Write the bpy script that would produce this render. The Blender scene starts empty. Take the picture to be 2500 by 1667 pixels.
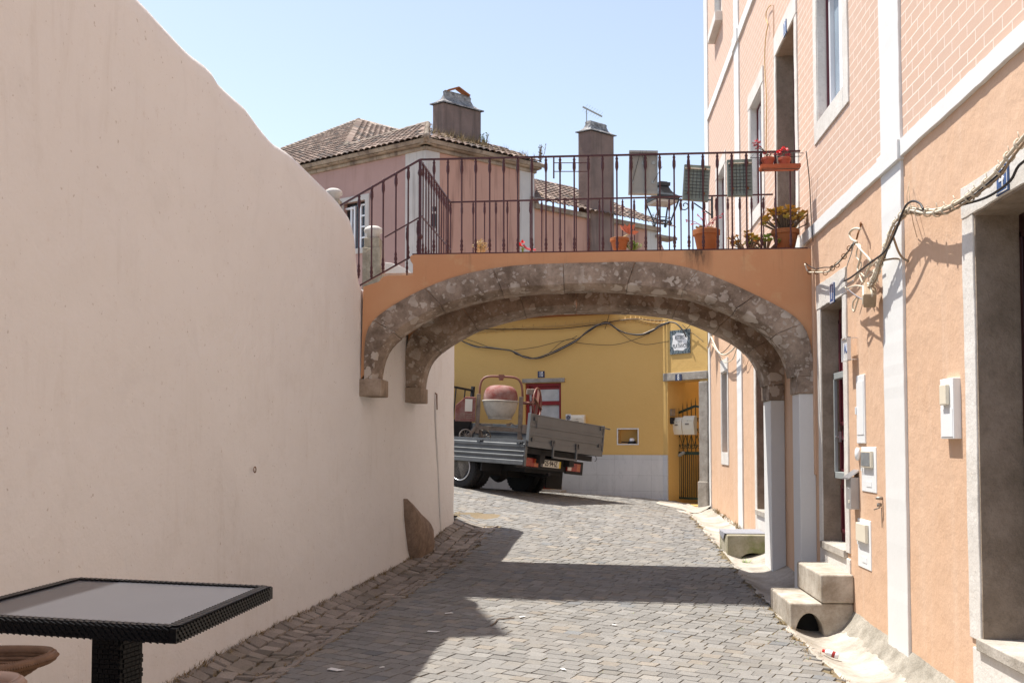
import bpy, math, random
from mathutils import Vector, Matrix, noise
from mathutils.geometry import tessellate_polygon
random.seed(7)
V = Vector
SC = bpy.context.scene
COL = SC.collection
R = math.radians
# ------------------------------------------------------------------ camera calibration (35 mm lens, level line at y 1083 of 1667)
F = 2430.6; TILT = R(2.5); SH = 143.5
PSI = math.atan(181 / F * math.cos(TILT))
CF = V((-math.sin(PSI) * math.cos(TILT), math.cos(PSI) * math.cos(TILT), math.sin(TILT)))
CR = V((math.cos(PSI), math.sin(PSI), 0)); CU = CR.cross(CF)
def ray(px, py): return CF + CR * ((px - 1250) / F) + CU * ((833.5 + SH - py) / F)
def PX(px, py, x): r = ray(px, py); return r * (x / r.x)
def PY(px, py, y): r = ray(px, py); return r * (y / r.y)
def PZ(px, py, z): r = ray(px, py); return r * (z / r.z)
class Plane:
    def __init__(s, o, u, flip=False):
        s.o = V((o[0], o[1], 0)); s.u = V((u[0], u[1], 0)).normalized()
        s.n = V((s.u.y, -s.u.x, 0))
        if flip: s.n = -s.n
    def hit(s, px, py, off=0):
        r = ray(px, py); t = (s.o + s.n * off).dot(s.n) / r.dot(s.n); p = r * t
        return (p - s.o).dot(s.u), p.z
    def pt(s, u, z, off=0): return s.o + s.u * u + s.n * off + V((0, 0, z))
WALL = Plane((2.24, 0), (0, 1), True)        # right house front, normal to -x
FACE = Plane((0, 9.95), (1, 0))              # near face of the footbridge
def lerp(a, b, t): return a + (b - a) * t
def interp(tab, x):
    if x <= tab[0][0]: return tab[0][1]
    for (a, fa), (b, fb) in zip(tab, tab[1:]):
        if x <= b:
            t = (x - a) / (b - a); return fa + (fb - fa) * t
    return tab[-1][1]
def smooth(t): t = max(0, min(1, t)); return t * t * (3 - 2 * t)
# ------------------------------------------------------------------ objects
WM = {}
def tag(o, label=None, cat=None, group=None, kind=None):
    if label: o['label'] = label
    if cat: o['category'] = cat
    if group: o['group'] = group
    if kind: o['kind'] = kind
    return o
def thing(name, label, cat, loc=(0, 0, 0), mat=None, group=None):
    o = bpy.data.objects.new(name, None); COL.objects.link(o)
    M = mat.copy() if mat is not None else Matrix.Translation(V(loc))
    o.matrix_world = M; WM[o.name] = M; o.empty_display_size = .2
    return tag(o, label, cat, group)
class MB:
    def __init__(s): s.v = []; s.f = []; s.c = []
    def add(s, vs, fs, col=None):
        n = len(s.v); s.v += [tuple(p) for p in vs]; s.f += [tuple(i + n for i in f) for f in fs]
        s.c += [col] * len(fs); return s
    def hexa(s, p):       # 8 points: bottom 4 ccw, top 4 ccw
        return s.add(p, [(3, 2, 1, 0), (4, 5, 6, 7), (0, 1, 5, 4), (1, 2, 6, 5), (2, 3, 7, 6), (3, 0, 4, 7)])
    def box(s, x0, x1, y0, y1, z0, z1):
        return s.hexa([(x0, y0, z0), (x1, y0, z0), (x1, y1, z0), (x0, y1, z0), (x0, y0, z1), (x1, y0, z1), (x1, y1, z1), (x0, y1, z1)])
    def pbox(s, P, u0, u1, z0, z1, o0, o1):
        q = [P.pt(u0, z0, o0), P.pt(u1, z0, o0), P.pt(u1, z0, o1), P.pt(u0, z0, o1)]
        q += [p + V((0, 0, z1 - z0)) for p in q]
        return s.hexa(q)
    def obox(s, c, ax, ay, az, sx, sy, sz):
        c = V(c); ax = V(ax) * sx / 2; ay = V(ay) * sy / 2; az = V(az) * sz / 2
        return s.hexa([c - ax - ay - az, c + ax - ay - az, c + ax + ay - az, c - ax + ay - az, c - ax - ay + az, c + ax - ay + az, c + ax + ay + az, c - ax + ay + az])
    def bar(s, a, b, w, h=None, up=(0, 0, 1)):
        a = V(a); b = V(b); d = b - a; L = d.length; d.normalize(); up = V(up)
        if abs(d.dot(up)) > .98: up = V((0, 1, 0))
        sd = d.cross(up).normalized(); u2 = sd.cross(d)
        return s.obox((a + b) / 2, d, sd, u2, L, w, h or w)
    def wbox(s, P, u0, u1, z0, z1, o0, o1, vert=True, j=.004, seed=0, step=.08):
        L = (z1 - z0) if vert else (u1 - u0); n = max(2, int(L / step)); rows = []
        for i in range(n + 1):
            t = i / n; k = lerp(z0, z1, t) if vert else lerp(u0, u1, t)
            q = lambda d: j * (noise.noise(V((k * 2.3, seed, d * 7.1))) + .6 * noise.noise(V((k * 11, seed, d * 3.3 + 5))))
            if vert: a, b = u0 + q(1), u1 + q(2); o = o1 + q(3) * .4; rows.append([P.pt(a, k, o0), P.pt(a, k, o - .003), P.pt(a + .004, k, o), P.pt(b - .004, k, o), P.pt(b, k, o - .003), P.pt(b, k, o0)])
            else: a, b = z0 + q(1), z1 + q(2); o = o1 + q(3) * .4; rows.append([P.pt(k, a, o0), P.pt(k, a, o - .003), P.pt(k, a + .004, o), P.pt(k, b - .004, o), P.pt(k, b, o - .003), P.pt(k, b, o0)])
        b0 = len(s.v); s.grid(rows); s.f.append(tuple(range(b0, b0 + 6))); s.f.append(tuple(range(b0 + n * 6, b0 + n * 6 + 6))); s.c += [None, None]; return s
    def tube(s, pts, r, n=8, closed=False, caps=True):
        pts = [V(p) for p in pts]; N = len(pts); rs = r if isinstance(r, (list, tuple)) else [r] * N
        base = len(s.v); prev = None
        for i, p in enumerate(pts):
            a = pts[i - 1] if (i > 0 or closed) else p; b = pts[(i + 1) % N] if (i < N - 1 or closed) else p
            d = (b - a).normalized() if (b - a).length > 1e-9 else V((0, 0, 1))
            if prev is None:
                up = V((0, 0, 1)) if abs(d.z) < .95 else V((1, 0, 0))
                x = d.cross(up).normalized()
            else:
                x = (prev - d * prev.dot(d))
                x = x.normalized() if x.length > 1e-6 else d.orthogonal().normalized()
            prev = x; y = d.cross(x)
            for k in range(n):
                t = 2 * math.pi * k / n
                s.v.append(tuple(p + x * (math.cos(t) * rs[i]) + y * (math.sin(t) * rs[i])))
        M = N if closed else N - 1
        for i in range(M):
            for k in range(n):
                a = base + i * n + k; b = base + i * n + (k + 1) % n
                c = base + ((i + 1) % N) * n + (k + 1) % n; d = base + ((i + 1) % N) * n + k
                s.f.append((a, b, c, d)); s.c.append(None)
        if caps and not closed:
            s.f.append(tuple(base + k for k in range(n))[::-1]); s.c.append(None)
            s.f.append(tuple(base + (N - 1) * n + k for k in range(n))); s.c.append(None)
        return s
    def lathe(s, prof, c=(0, 0, 0), ax=(0, 0, 1), n=24, caps=True):
        c = V(c); ax = V(ax).normalized(); x = ax.orthogonal().normalized(); y = ax.cross(x); base = len(s.v)
        for r, h in prof:
            for k in range(n):
                t = 2 * math.pi * k / n; s.v.append(tuple(c + ax * h + x * (math.cos(t) * r) + y * (math.sin(t) * r)))
        for i in range(len(prof) - 1):
            for k in range(n):
                s.f.append((base + i * n + k, base + i * n + (k + 1) % n, base + (i + 1) * n + (k + 1) % n, base + (i + 1) * n + k)); s.c.append(None)
        if caps:
            s.f.append(tuple(base + k for k in range(n))[::-1]); s.c.append(None)
            s.f.append(tuple(base + (len(prof) - 1) * n + k for k in range(n))); s.c.append(None)
        return s
    def prism(s, poly, ext):
        poly = [V(p) for p in poly]; ext = V(ext); n = len(poly); base = len(s.v)
        s.v += [tuple(p) for p in poly] + [tuple(p + ext) for p in poly]
        for t in tessellate_polygon([poly]):
            s.f.append(tuple(base + i for i in t)); s.f.append(tuple(base + n + i for i in reversed(t))); s.c += [None, None]
        for i in range(n):
            j = (i + 1) % n; s.f.append((base + i, base + j, base + n + j, base + n + i)); s.c.append(None)
        return s
    def grid(s, P):      # P[i][j] points
        base = len(s.v); nj = len(P[0])
        for row in P: s.v += [tuple(p) for p in row]
        for i in range(len(P) - 1):
            for j in range(nj - 1):
                a = base + i * nj + j; s.f.append((a, a + 1, a + nj + 1, a + nj)); s.c.append(None)
        return s
    def build(s, name, mat, parent=None, loc=False, bevel=0, sm=False, recalc=True, attr=None, auto=None):
        me = bpy.data.meshes.new(name); vs = s.v
        if parent is not None and not loc:
            Mi = WM[parent.name].inverted(); vs = [tuple(Mi @ V(p)) for p in vs]
        me.from_pydata(vs, [], s.f); me.update()
        if recalc:
            import bmesh
            bm = bmesh.new(); bm.from_mesh(me); bmesh.ops.recalc_face_normals(bm, faces=bm.faces); bm.to_mesh(me); bm.free()
        if attr:
            ca = me.color_attributes.new(attr, 'FLOAT_COLOR', 'CORNER')
            data = []
            for p in me.polygons:
                c = s.c[p.index] or (1, 1, 1)
                for _ in p.loop_indices: data += [c[0], c[1], c[2], 1]
            ca.data.foreach_set('color', data)
        me.materials.append(mat)
        o = bpy.data.objects.new(name, me); COL.objects.link(o)
        if parent is not None: o.parent = parent; WM[o.name] = WM[parent.name]
        else: WM[o.name] = Matrix.Identity(4)
        if bevel:
            b = o.modifiers.new('bevel', 'BEVEL'); b.width = bevel; b.segments = 2; b.limit_method = 'ANGLE'; b.angle_limit = R(40)
        if sm or auto:
            me.polygons.foreach_set('use_smooth', [True] * len(me.polygons))
            if auto: me.set_sharp_from_angle(angle=R(auto))
        return o
def local(parent):   # a world copy of a matrix for local building
    return WM[parent.name]
def text(s, size, mat, parent, M, name='lettering', ext=.002, sx=1, bold=0, align='CENTER'):
    cu = bpy.data.curves.new(name, 'FONT'); cu.body = s; cu.size = size; cu.extrude = ext; cu.align_x = align; cu.align_y = 'CENTER'; cu.offset = bold
    t = bpy.data.objects.new(name, cu); COL.objects.link(t)
    bpy.context.view_layer.update()
    me = bpy.data.meshes.new_from_object(t.evaluated_get(bpy.context.evaluated_depsgraph_get()))
    bpy.data.objects.remove(t); bpy.data.curves.remove(cu)
    me.transform(Matrix.Diagonal((sx, 1, 1, 1))); me.transform(WM[parent.name].inverted() @ M)
    me.materials.clear(); me.materials.append(mat); me.name = name
    o = bpy.data.objects.new(name, me); COL.objects.link(o); o.parent = parent; WM[o.name] = WM[parent.name]
    return o
def plane_matrix(P, u, z, off):      # local x along wall as seen by a viewer, y up, z outwards
    x = P.u if P.u.cross(V((0, 0, 1))).dot(P.n) > 0 else -P.u
    z3 = P.n; y = V((0, 0, 1)); p = P.pt(u, z, off)
    return Matrix(((x.x, y.x, z3.x, p.x), (x.y, y.y, z3.y, p.y), (x.z, y.z, z3.z, p.z), (0, 0, 0, 1)))
# ------------------------------------------------------------------ materials
def srgb(r, g, b):
    f = lambda c: (c / 255) / 12.92 if c <= 10 else ((c / 255 + .055) / 1.055) ** 2.4
    return (f(r), f(g), f(b), 1)
class NT:
    def __init__(s, name):
        s.m = bpy.data.materials.new(name); s.m.use_nodes = True; s.t = s.m.node_tree; s.t.nodes.clear()
        s.out = s.n('ShaderNodeOutputMaterial'); s.p = s.n('ShaderNodeBsdfPrincipled'); s.l(s.p.outputs[0], s.out.inputs[0])
        s.tc = s.n('ShaderNodeTexCoord')
    def n(s, t, **k):
        x = s.t.nodes.new(t)
        for a, b in k.items(): setattr(x, a, b)
        return x
    def l(s, a, b): s.t.links.new(a, b)
    def mapping(s, scale=(1, 1, 1), rot=(0, 0, 0), src='Object'):
        m = s.n('ShaderNodeMapping'); s.l(s.tc.outputs[src], m.inputs[0]); m.inputs['Scale'].default_value = scale; m.inputs['Rotation'].default_value = rot; return m.outputs[0]
    def noise(s, scale, detail=4, rough=.6, vec=None, dist=0):
        x = s.n('ShaderNodeTexNoise'); x.inputs['Scale'].default_value = scale; x.inputs['Detail'].default_value = detail; x.inputs['Roughness'].default_value = rough; x.inputs['Distortion'].default_value = dist
        s.l(vec if vec is not None else s.tc.outputs['Object'], x.inputs['Vector']); return x.outputs[0]
    def ramp(s, fac, a, b, c0=0, c1=1):
        x = s.n('ShaderNodeMapRange'); x.inputs[1].default_value = a; x.inputs[2].default_value = b; x.inputs[3].default_value = c0; x.inputs[4].default_value = c1
        s.l(fac, x.inputs[0]); return x.outputs[0]
    def mix(s, fac, a, b, mode='MIX'):
        x = s.n('ShaderNodeMix', data_type='RGBA', blend_type=mode)
        for sock, v in ((x.inputs[0], fac), (x.inputs[6], a), (x.inputs[7], b)):
            if isinstance(v, (int, float)): sock.default_value = v
            elif isinstance(v, (tuple, list)): sock.default_value = tuple(v) if len(v) == 4 else tuple(v) + (1,)
            else: s.l(v, sock)
        return x.outputs[2]
    def math(s, op, a, b=None):
        x = s.n('ShaderNodeMath', operation=op)
        for sock, v in ((x.inputs[0], a), (x.inputs[1], b)):
            if v is None: continue
            if isinstance(v, (int, float)): sock.default_value = v
            else: s.l(v, sock)
        return x.outputs[0]
    def bump(s, h, strength=.3, dist=.01, nrm=None):
        x = s.n('ShaderNodeBump'); x.inputs['Strength'].default_value = strength; x.inputs['Distance'].default_value = dist
        s.l(h, x.inputs['Height'])
        if nrm is not None: s.l(nrm, x.inputs['Normal'])
        s.l(x.outputs[0], s.p.inputs['Normal']); return x.outputs[0]
    def col(s, c):
        if isinstance(c, (tuple, list)): s.p.inputs['Base Color'].default_value = tuple(c) if len(c) == 4 else tuple(c) + (1,)
        else: s.l(c, s.p.inputs['Base Color'])
    def fin(s, rough=.8, metal=0, spec=.3):
        s.p.inputs['Roughness'].default_value = rough; s.p.inputs['Metallic'].default_value = metal; s.p.inputs['Specular IOR Level'].default_value = spec; return s.m
def mul(c, k): return (min(c[0] * k, .95), min(c[1] * k, .95), min(c[2] * k, .95), 1)
def plaster(name, c, c2=None, amt=.5, scale=1.2, bump=.25, dirt=None, streak=0, rough=.9):
    t = NT(name); c2 = c2 or mul(c, .86)
    col = t.mix(t.ramp(t.noise(scale, 5, .65), .38, .68, 0, amt), c, c2)
    if streak:
        st = t.noise(1, 4, .6, t.mapping((5, 5, .35)))
        col = t.mix(t.ramp(st, .52, .72, 0, streak), col, dirt or mul(c, .7))
    fine = t.noise(35, 3, .7)
    col = t.mix(t.ramp(fine, .3, .8, 0, .12), col, mul(c, .7))
    t.col(col)
    h = t.math('ADD', t.math('MULTIPLY', t.noise(6, 3, .6), 1.5), t.math('MULTIPLY', t.noise(70, 4, .7), .35))
    t.bump(h, bump, .02)
    return t.fin(rough)
def simple(name, c, rough=.6, metal=0, spec=.4, var=.15, scale=8, bump=0, c2=None):
    t = NT(name)
    t.col(t.mix(t.ramp(t.noise(scale, 4, .65), .35, .7, 0, 1), c, c2 or mul(c, 1 - var)))
    if bump: t.bump(t.noise(scale * 5, 3, .6), bump, .005)
    return t.fin(rough, metal, spec)
def stone(name, c, c2, lichen=None, lsc=9, lamt=.8, scale=4, bump=.6, moss=None):
    t = NT(name)
    col = t.mix(t.ramp(t.noise(scale, 6, .7), .35, .65), c, c2)
    col = t.mix(t.ramp(t.noise(45, 4, .75), .52, .72, 0, .35), col, mul(c2, .5))
    if moss: col = t.mix(t.ramp(t.noise(2.2, 4, .6), .5, .62, 0, .75), col, moss)
    if lichen:
        v = t.n('ShaderNodeTexVoronoi'); v.inputs['Scale'].default_value = lsc
        w = t.n('ShaderNodeMix', data_type='RGBA'); w.inputs[0].default_value = .085
        nz = t.n('ShaderNodeTexNoise'); nz.inputs['Scale'].default_value = 14; t.l(t.tc.outputs['Object'], nz.inputs['Vector'])
        t.l(t.tc.outputs['Object'], w.inputs[6]); t.l(nz.outputs[1], w.inputs[7]); t.l(w.outputs[2], v.inputs['Vector'])
        sp = t.n('ShaderNodeSeparateColor'); t.l(v.outputs['Color'], sp.inputs[0])
        rad = t.ramp(sp.outputs[0], .2, 1, 0, .62)
        k = t.ramp(t.math('SUBTRACT', rad, v.outputs['Distance']), 0, .05, 0, lamt)
        k = t.math('MULTIPLY', k, t.ramp(t.noise(2.2, 3), .42, .58, .12, 1))
        col = t.mix(k, col, lichen)
        v2 = t.n('ShaderNodeTexVoronoi'); v2.inputs['Scale'].default_value = lsc * 3.2; t.l(w.outputs[2], v2.inputs['Vector'])
        sp2 = t.n('ShaderNodeSeparateColor'); t.l(v2.outputs['Color'], sp2.inputs[0])
        k2 = t.ramp(t.math('SUBTRACT', t.ramp(sp2.outputs[1], .5, 1, 0, .6), v2.outputs['Distance']), 0, .08, 0, lamt * .8)
        col = t.mix(k2, col, mul(lichen, .85))
    t.col(col)
    t.bump(t.math('ADD', t.noise(12, 5, .7), t.math('MULTIPLY', t.noise(60, 4, .7), .4)), bump, .02)
    return t.fin(.92, 0, .2)
M = {}
def stained():
    t = NT('grime_streaked_ochre_plaster')
    col = t.mix(t.ramp(t.noise(1.5, 5, .65), .38, .68, 0, .7), (.55, .275, .14), (.59, .33, .18))
    col = t.mix(t.ramp(t.noise(3.3, 4, .6), .60, .66, 0, .35), col, (.60, .40, .22))
    s = t.n('ShaderNodeSeparateXYZ'); t.l(t.tc.outputs['Object'], s.inputs[0])
    x0 = PY(1704, 640, 9.95).x
    mx = t.ramp(t.math('ABSOLUTE', t.math('SUBTRACT', s.outputs[0], x0)), .05, .16, 1, 0)
    mz = t.ramp(s.outputs[2], 1.4 + 1.66, 1.4 + 1.90, 0, 1)
    nz = t.ramp(t.noise(1, 5, .7, t.mapping((28, 28, 5))), .38, .60)
    col = t.mix(t.math('MULTIPLY', t.math('MULTIPLY', mx, mz), t.math('ADD', t.math('MULTIPLY', nz, .65), .3)), col, (.06, .045, .035))
    run = t.math('MULTIPLY', t.ramp(t.noise(1, 5, .7, t.mapping((11, 11, .8))), .56, .72, 0, .45), t.ramp(s.outputs[2], 1.4 + 1.55, 1.4 + 1.90, 0, 1))
    col = t.mix(run, col, (.27, .15, .09))
    t.col(col); t.bump(t.math('ADD', t.noise(6, 3, .6), t.math('MULTIPLY', t.noise(70, 4, .7), .35)), .25, .02); return t.fin(.9)
def limewash():
    t = NT('pale_pink_limewash')
    col = t.mix(t.ramp(t.noise(.55, 5, .6), .35, .68, 0, .6), (.78, .765, .75), (.72, .70, .685))
    col = t.mix(t.ramp(t.noise(2.6, 6, .7, None, .6), .52, .74, 0, .22), col, (.58, .555, .53))
    st = t.noise(1, 5, .65, t.mapping((7, 7, 1.1)), .8)
    col = t.mix(t.ramp(t.math('MULTIPLY', t.ramp(st, .5, .66), t.ramp(t.noise(.8, 2), .45, .6)), 0, 1, 0, .16), col, (.52, .46, .40))
    col = t.mix(t.ramp(t.noise(11, 5, .75), .62, .70, 0, .22), col, (.52, .43, .37))
    col = t.mix(t.ramp(t.noise(30, 2, .5), .70, .76, 0, .6), col, (.42, .36, .31))
    t.col(col)
    h = t.math('ADD', t.math('MULTIPLY', t.noise(3.5, 4, .6), 2.2), t.math('MULTIPLY', t.noise(55, 5, .75), .5))
    t.bump(h, .45, .02); return t.fin(.92, 0, .2)
M['pinkwall'] = limewash()
M['orange'] = plaster('apricot_plaster', (.61, .40, .265), (.66, .46, .33), .6, 1.1, .35, (.68, .50, .37, 1), .55)
M['orange_dk'] = plaster('ochre_plaster', (.55, .275, .14), (.58, .32, .17), .6, 1.5, .2)
M['parapet'] = stained()
M['yellow'] = plaster('yellow_ochre_plaster', (.62, .40, .14), (.66, .44, .165), .5, .9, .25)
M['rose'] = plaster('shaded_rose_plaster', (.43, .28, .25), (.37, .24, .215), .8, .7, .25, (.30, .19, .16, 1), .5)  # left-face copy of the rose plaster, its mauve shade put into the colour
M['rose2'] = plaster('bounce_lit_stained_rose_plaster', (.52, .31, .24), (.45, .265, .205), .8, .9, .25, (.24, .13, .10, 1), .9)  # right-face copy, warmed in colour for reflected light; the streaks are stains
M['quoin'] = plaster('weathered_white_plaster', (.55, .52, .49), (.46, .44, .42), .8, 1, .25, (.2, .17, .15, 1), .6)
M['white'] = plaster('white_painted_plaster', (.70, .70, .69), (.66, .66, .65), .5, 2, .08)
M['whitewash'] = plaster('whitewash', (.78, .75, .72), (.68, .65, .61), .6, 3, .4)
M['marble'] = None
M['granite'] = stone('pale_granite', (.70, .675, .64, 1), (.60, .565, .52, 1), None, bump=.3, scale=2.5)
M['granite_dk'] = stone('rough_granite', (.40, .37, .33, 1), (.25, .225, .195, 1), None, bump=.5, scale=5)
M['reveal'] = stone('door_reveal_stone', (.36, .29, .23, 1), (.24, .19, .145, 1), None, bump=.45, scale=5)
M['arch'] = stone('lichened_arch_stone', (.40, .315, .25, 1), (.15, .112, .085, 1), (.55, .49, .43, 1), 8.5, .78, 3.6)
M['corbel'] = stone('corbel_stone', (.40, .32, .25, 1), (.22, .165, .12, 1), None, scale=5)
M['soffit'] = plaster('soffit_plaster', (.62, .31, .155), (.5, .25, .12), .6, 1.5, .2)
M['concrete'] = stone('step_concrete', (.50, .46, .40, 1), (.27, .225, .175, 1), None, bump=.4, scale=4)
M['channel'] = stone('pale_cement', (.50, .46, .41, 1), (.27, .24, .20, 1), None, bump=.5, scale=2.5)
M['footr'] = stone('rough_grey_mortar', (.38, .35, .30, 1), (.22, .20, .165, 1), None, bump=.8, scale=6)
M['mossy'] = stone('mossy_concrete', (.42, .38, .30, 1), (.26, .24, .15, 1), None, moss=(.16, .18, .06, 1), bump=.5, scale=3)
M['guard'] = stone('brown_stone', (.33, .245, .185, 1), (.19, .135, .10, 1), None, bump=.7, scale=7)
M['postst'] = stone('carved_post_stone', (.42, .37, .29, 1), (.24, .21, .16, 1), None, bump=.6, scale=6)
M['chim'] = plaster('sooty_render', (.235, .165, .14), (.15, .11, .095), .9, 1.2, .4, (.09, .07, .06, 1), .8)
M['chimcap'] = stone('lichened_cap', (.38, .37, .36, 1), (.12, .11, .11, 1), (.6, .58, .56, 1), 5, .6, 5)
M['cornice'] = plaster('dirty_cornice', (.40, .33, .26), (.18, .14, .11), 1, 1.4, .4, (.11, .08, .07, 1), .9)
M['iron'] = simple('maroon_iron', (.075, .022, .026, 1), .5, 0, .4, .3)
M['maroon'] = simple('maroon_door_paint', (.105, .012, .022, 1), .35, 0, .5, .15)
M['maroon_dk'] = simple('dark_maroon_gloss', (.028, .005, .008, 1), .3, 0, .3, .15)
M['red'] = simple('red_door_paint', (.25, .012, .014, 1), .45, 0, .4, .15)
M['pvc'] = simple('white_window_frame', (.78, .79, .82, 1), .35, 0, .5, .03)
M['grey_metal'] = simple('painted_grey_metal', (.35, .38, .38, 1), .45, .2, .5, .1)
M['galv'] = simple('truck_bed_metal', (.12, .125, .13, 1), .5, .45, .5, .3, 3)
M['galv2'] = simple('primed_tailgate', (.14, .148, .155, 1), .55, .2, .4, .12, 3)
M['chassis'] = simple('dark_chassis', (.03, .03, .032, 1), .7, 0, .3)
M['rubber'] = simple('tyre_rubber', (.025, .025, .027, 1), .8, 0, .3, .3)
M['rim'] = simple('dusty_rim', (.33, .29, .25, 1), .5, .5, .4, .4)
M['blue_cab'] = simple('cab_paint', (.05, .09, .12, 1), .3, 0, .6)
M['glass_dk'] = simple('dark_glass', (.02, .025, .03, 1), .05, 0, .8, .1)
M['winglass'] = simple('window_glass', (.34, .42, .50, 1), .06, 0, .8, .3, 1.5)
M['curtain'] = simple('curtained_glass', (.52, .53, .52, 1), .25, 0, .6, .25, 5)
M['lamp_red'] = simple('tail_lamp_red', (.28, .02, .015, 1), .25, 0, .6)
M['lamp_amber'] = simple('tail_lamp_amber', (.42, .10, .03, 1), .25, 0, .6)
M['lamp_white'] = simple('tail_lamp_clear', (.75, .65, .6, 1), .25, 0, .6)
M['plate'] = simple('number_plate', (.72, .70, .62, 1), .4, 0, .4, .05)
M['plate_y'] = simple('plate_strip', (.8, .6, .05, 1), .4)
M['ink'] = simple('black_lettering', (.012, .012, .014, 1), .5)
M['navy'] = simple('navy_enamel', (.016, .022, .075, 1), .25, 0, .6)
M['blue'] = simple('blue_enamel', (.055, .12, .30, 1), .25, 0, .6)
M['sign_white'] = simple('white_enamel', (.8, .8, .8, 1), .3, 0, .5, .03)
M['mix_red'] = simple('dusty_red_paint', (.20, .05, .038, 1), .7, 0, .3, .3, 5, .2, (.30, .20, .175, 1))
M['mix_bright'] = simple('orange_red_tube', (.23, .095, .065, 1), .5, 0, .5, .3, 9)
M['mix_white'] = simple('mortar_crusted_drum', (.60, .55, .47, 1), .75, 0, .3, .3, 9, .3)
M['mix_frame'] = simple('cement_crusted_frame', (.33, .27, .22, 1), .8, 0, .3, .4, 12, .3)
M['cream'] = simple('cream_letterbox', (.74, .68, .55, 1), .4, 0, .5, .05)
M['box_white'] = simple('meter_box_plastic', (.80, .82, .83, 1), .4, 0, .5, .04)
M['box_glass'] = simple('meter_window', (.28, .30, .31, 1), .2, 0, .6, .3, 12)
M['steel'] = simple('brushed_steel', (.62, .62, .64, 1), .3, .8, .5, .1)
M['inox'] = simple('satin_mailbox', (.40, .385, .38, 1), .4, .3, .5, .1)
M['gate_green'] = simple('green_iron', (.03, .05, .03, 1), .55)
M['lantern'] = simple('lantern_iron', (.03, .04, .05, 1), .5, 0, .4)
M['langlass'] = simple('frosted_reflector', (.5, .47, .43, 1), .5)
M['terra'] = simple('terracotta', (.36, .14, .06, 1), .8, 0, .2, .25, 6, .2)
M['redpot'] = simple('red_plastic_pot', (.38, .075, .035, 1), .5, 0, .4, .2)
M['shelf'] = simple('rusty_orange_shelf', (.45, .11, .045, 1), .6, 0, .3, .25)
M['soil'] = simple('potting_soil', (.07, .05, .03, 1), .95)
M['board'] = simple('grey_backboard', (.34, .335, .31, 1), .7, 0, .3, .1)
M['mesh'] = simple('grey_green_panel', (.20, .235, .215, 1), .6, 0, .3, .2)
M['wire'] = simple('thin_wire', (.05, .05, .05, 1), .5)
M['cable_w'] = simple('cream_cable', (.66, .58, .46, 1), .6, 0, .3, .25, 12)
M['cable_b'] = simple('black_cable', (.03, .028, .03, 1), .5, 0, .4)
M['cable_br'] = simple('brown_cable', (.36, .26, .17, 1), .6, 0, .3, .3, 12)
M['cable_y'] = simple('ochre_painted_cable', (.60, .40, .16, 1), .7, 0, .3, .2, 12)
M['rust'] = simple('rusty_iron', (.24, .11, .05, 1), .8, 0, .2, .5, 20)
M['wicker'] = simple('black_wicker', (.004, .004, .005, 1), .35, 0, .10)
M['slate'] = simple('grey_stone_tabletop', (.065, .065, .075, 1), .33, 0, .5, .12, 5)
M['rattan'] = simple('rattan_weave', (.21, .12, .07, 1), .6, 0, .3, .35, 25, .2)
M['pinkchair'] = simple('pale_rattan', (.55, .38, .29, 1), .6)
M['mat'] = simple('grey_doormat', (.30, .30, .33, 1), .95, 0, .1, .2, 30, .3)
M['bottle'] = simple('clear_bottle', (.78, .78, .80, 1), .1, 0, .7)
M['capred'] = simple('red_cap', (.7, .04, .03, 1), .4)
M['perspex'] = simple('clear_holder', (.72, .72, .72, 1), .1, 0, .6)
M['paper'] = simple('white_paper', (.75, .74, .72, 1), .8)
M['black'] = simple('hole_shade_black', (.008, .008, .008, 1), .9)  # black that stands in for shade inside the drain openings
M['green'] = simple('green_leaf', (.24, .34, .08, 1), .5, 0, .3, .4, 30)
M['green_red'] = simple('bronze_leaf', (.55, .27, .07, 1), .45, 0, .4, .5, 14, 0, (.30, .30, .07, 1))
M['dry'] = simple('dry_grass', (.30, .22, .12, 1), .9, 0, .1, .5, 9)
M['moss'] = simple('gutter_moss', (.17, .145, .055, 1), .95, 0, .1, .5, 9)
M['pink_fl'] = simple('pink_flower', (.55, .10, .13, 1), .6)
M['red_fl'] = simple('red_flower', (.75, .03, .04, 1), .6)
M['coral'] = simple('coral_leaf', (.62, .20, .12, 1), .5)
M['dryfl'] = simple('straw_flower', (.62, .48, .28, 1), .8)
M['stemd'] = simple('grey_stem', (.16, .12, .09, 1), .8)
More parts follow.
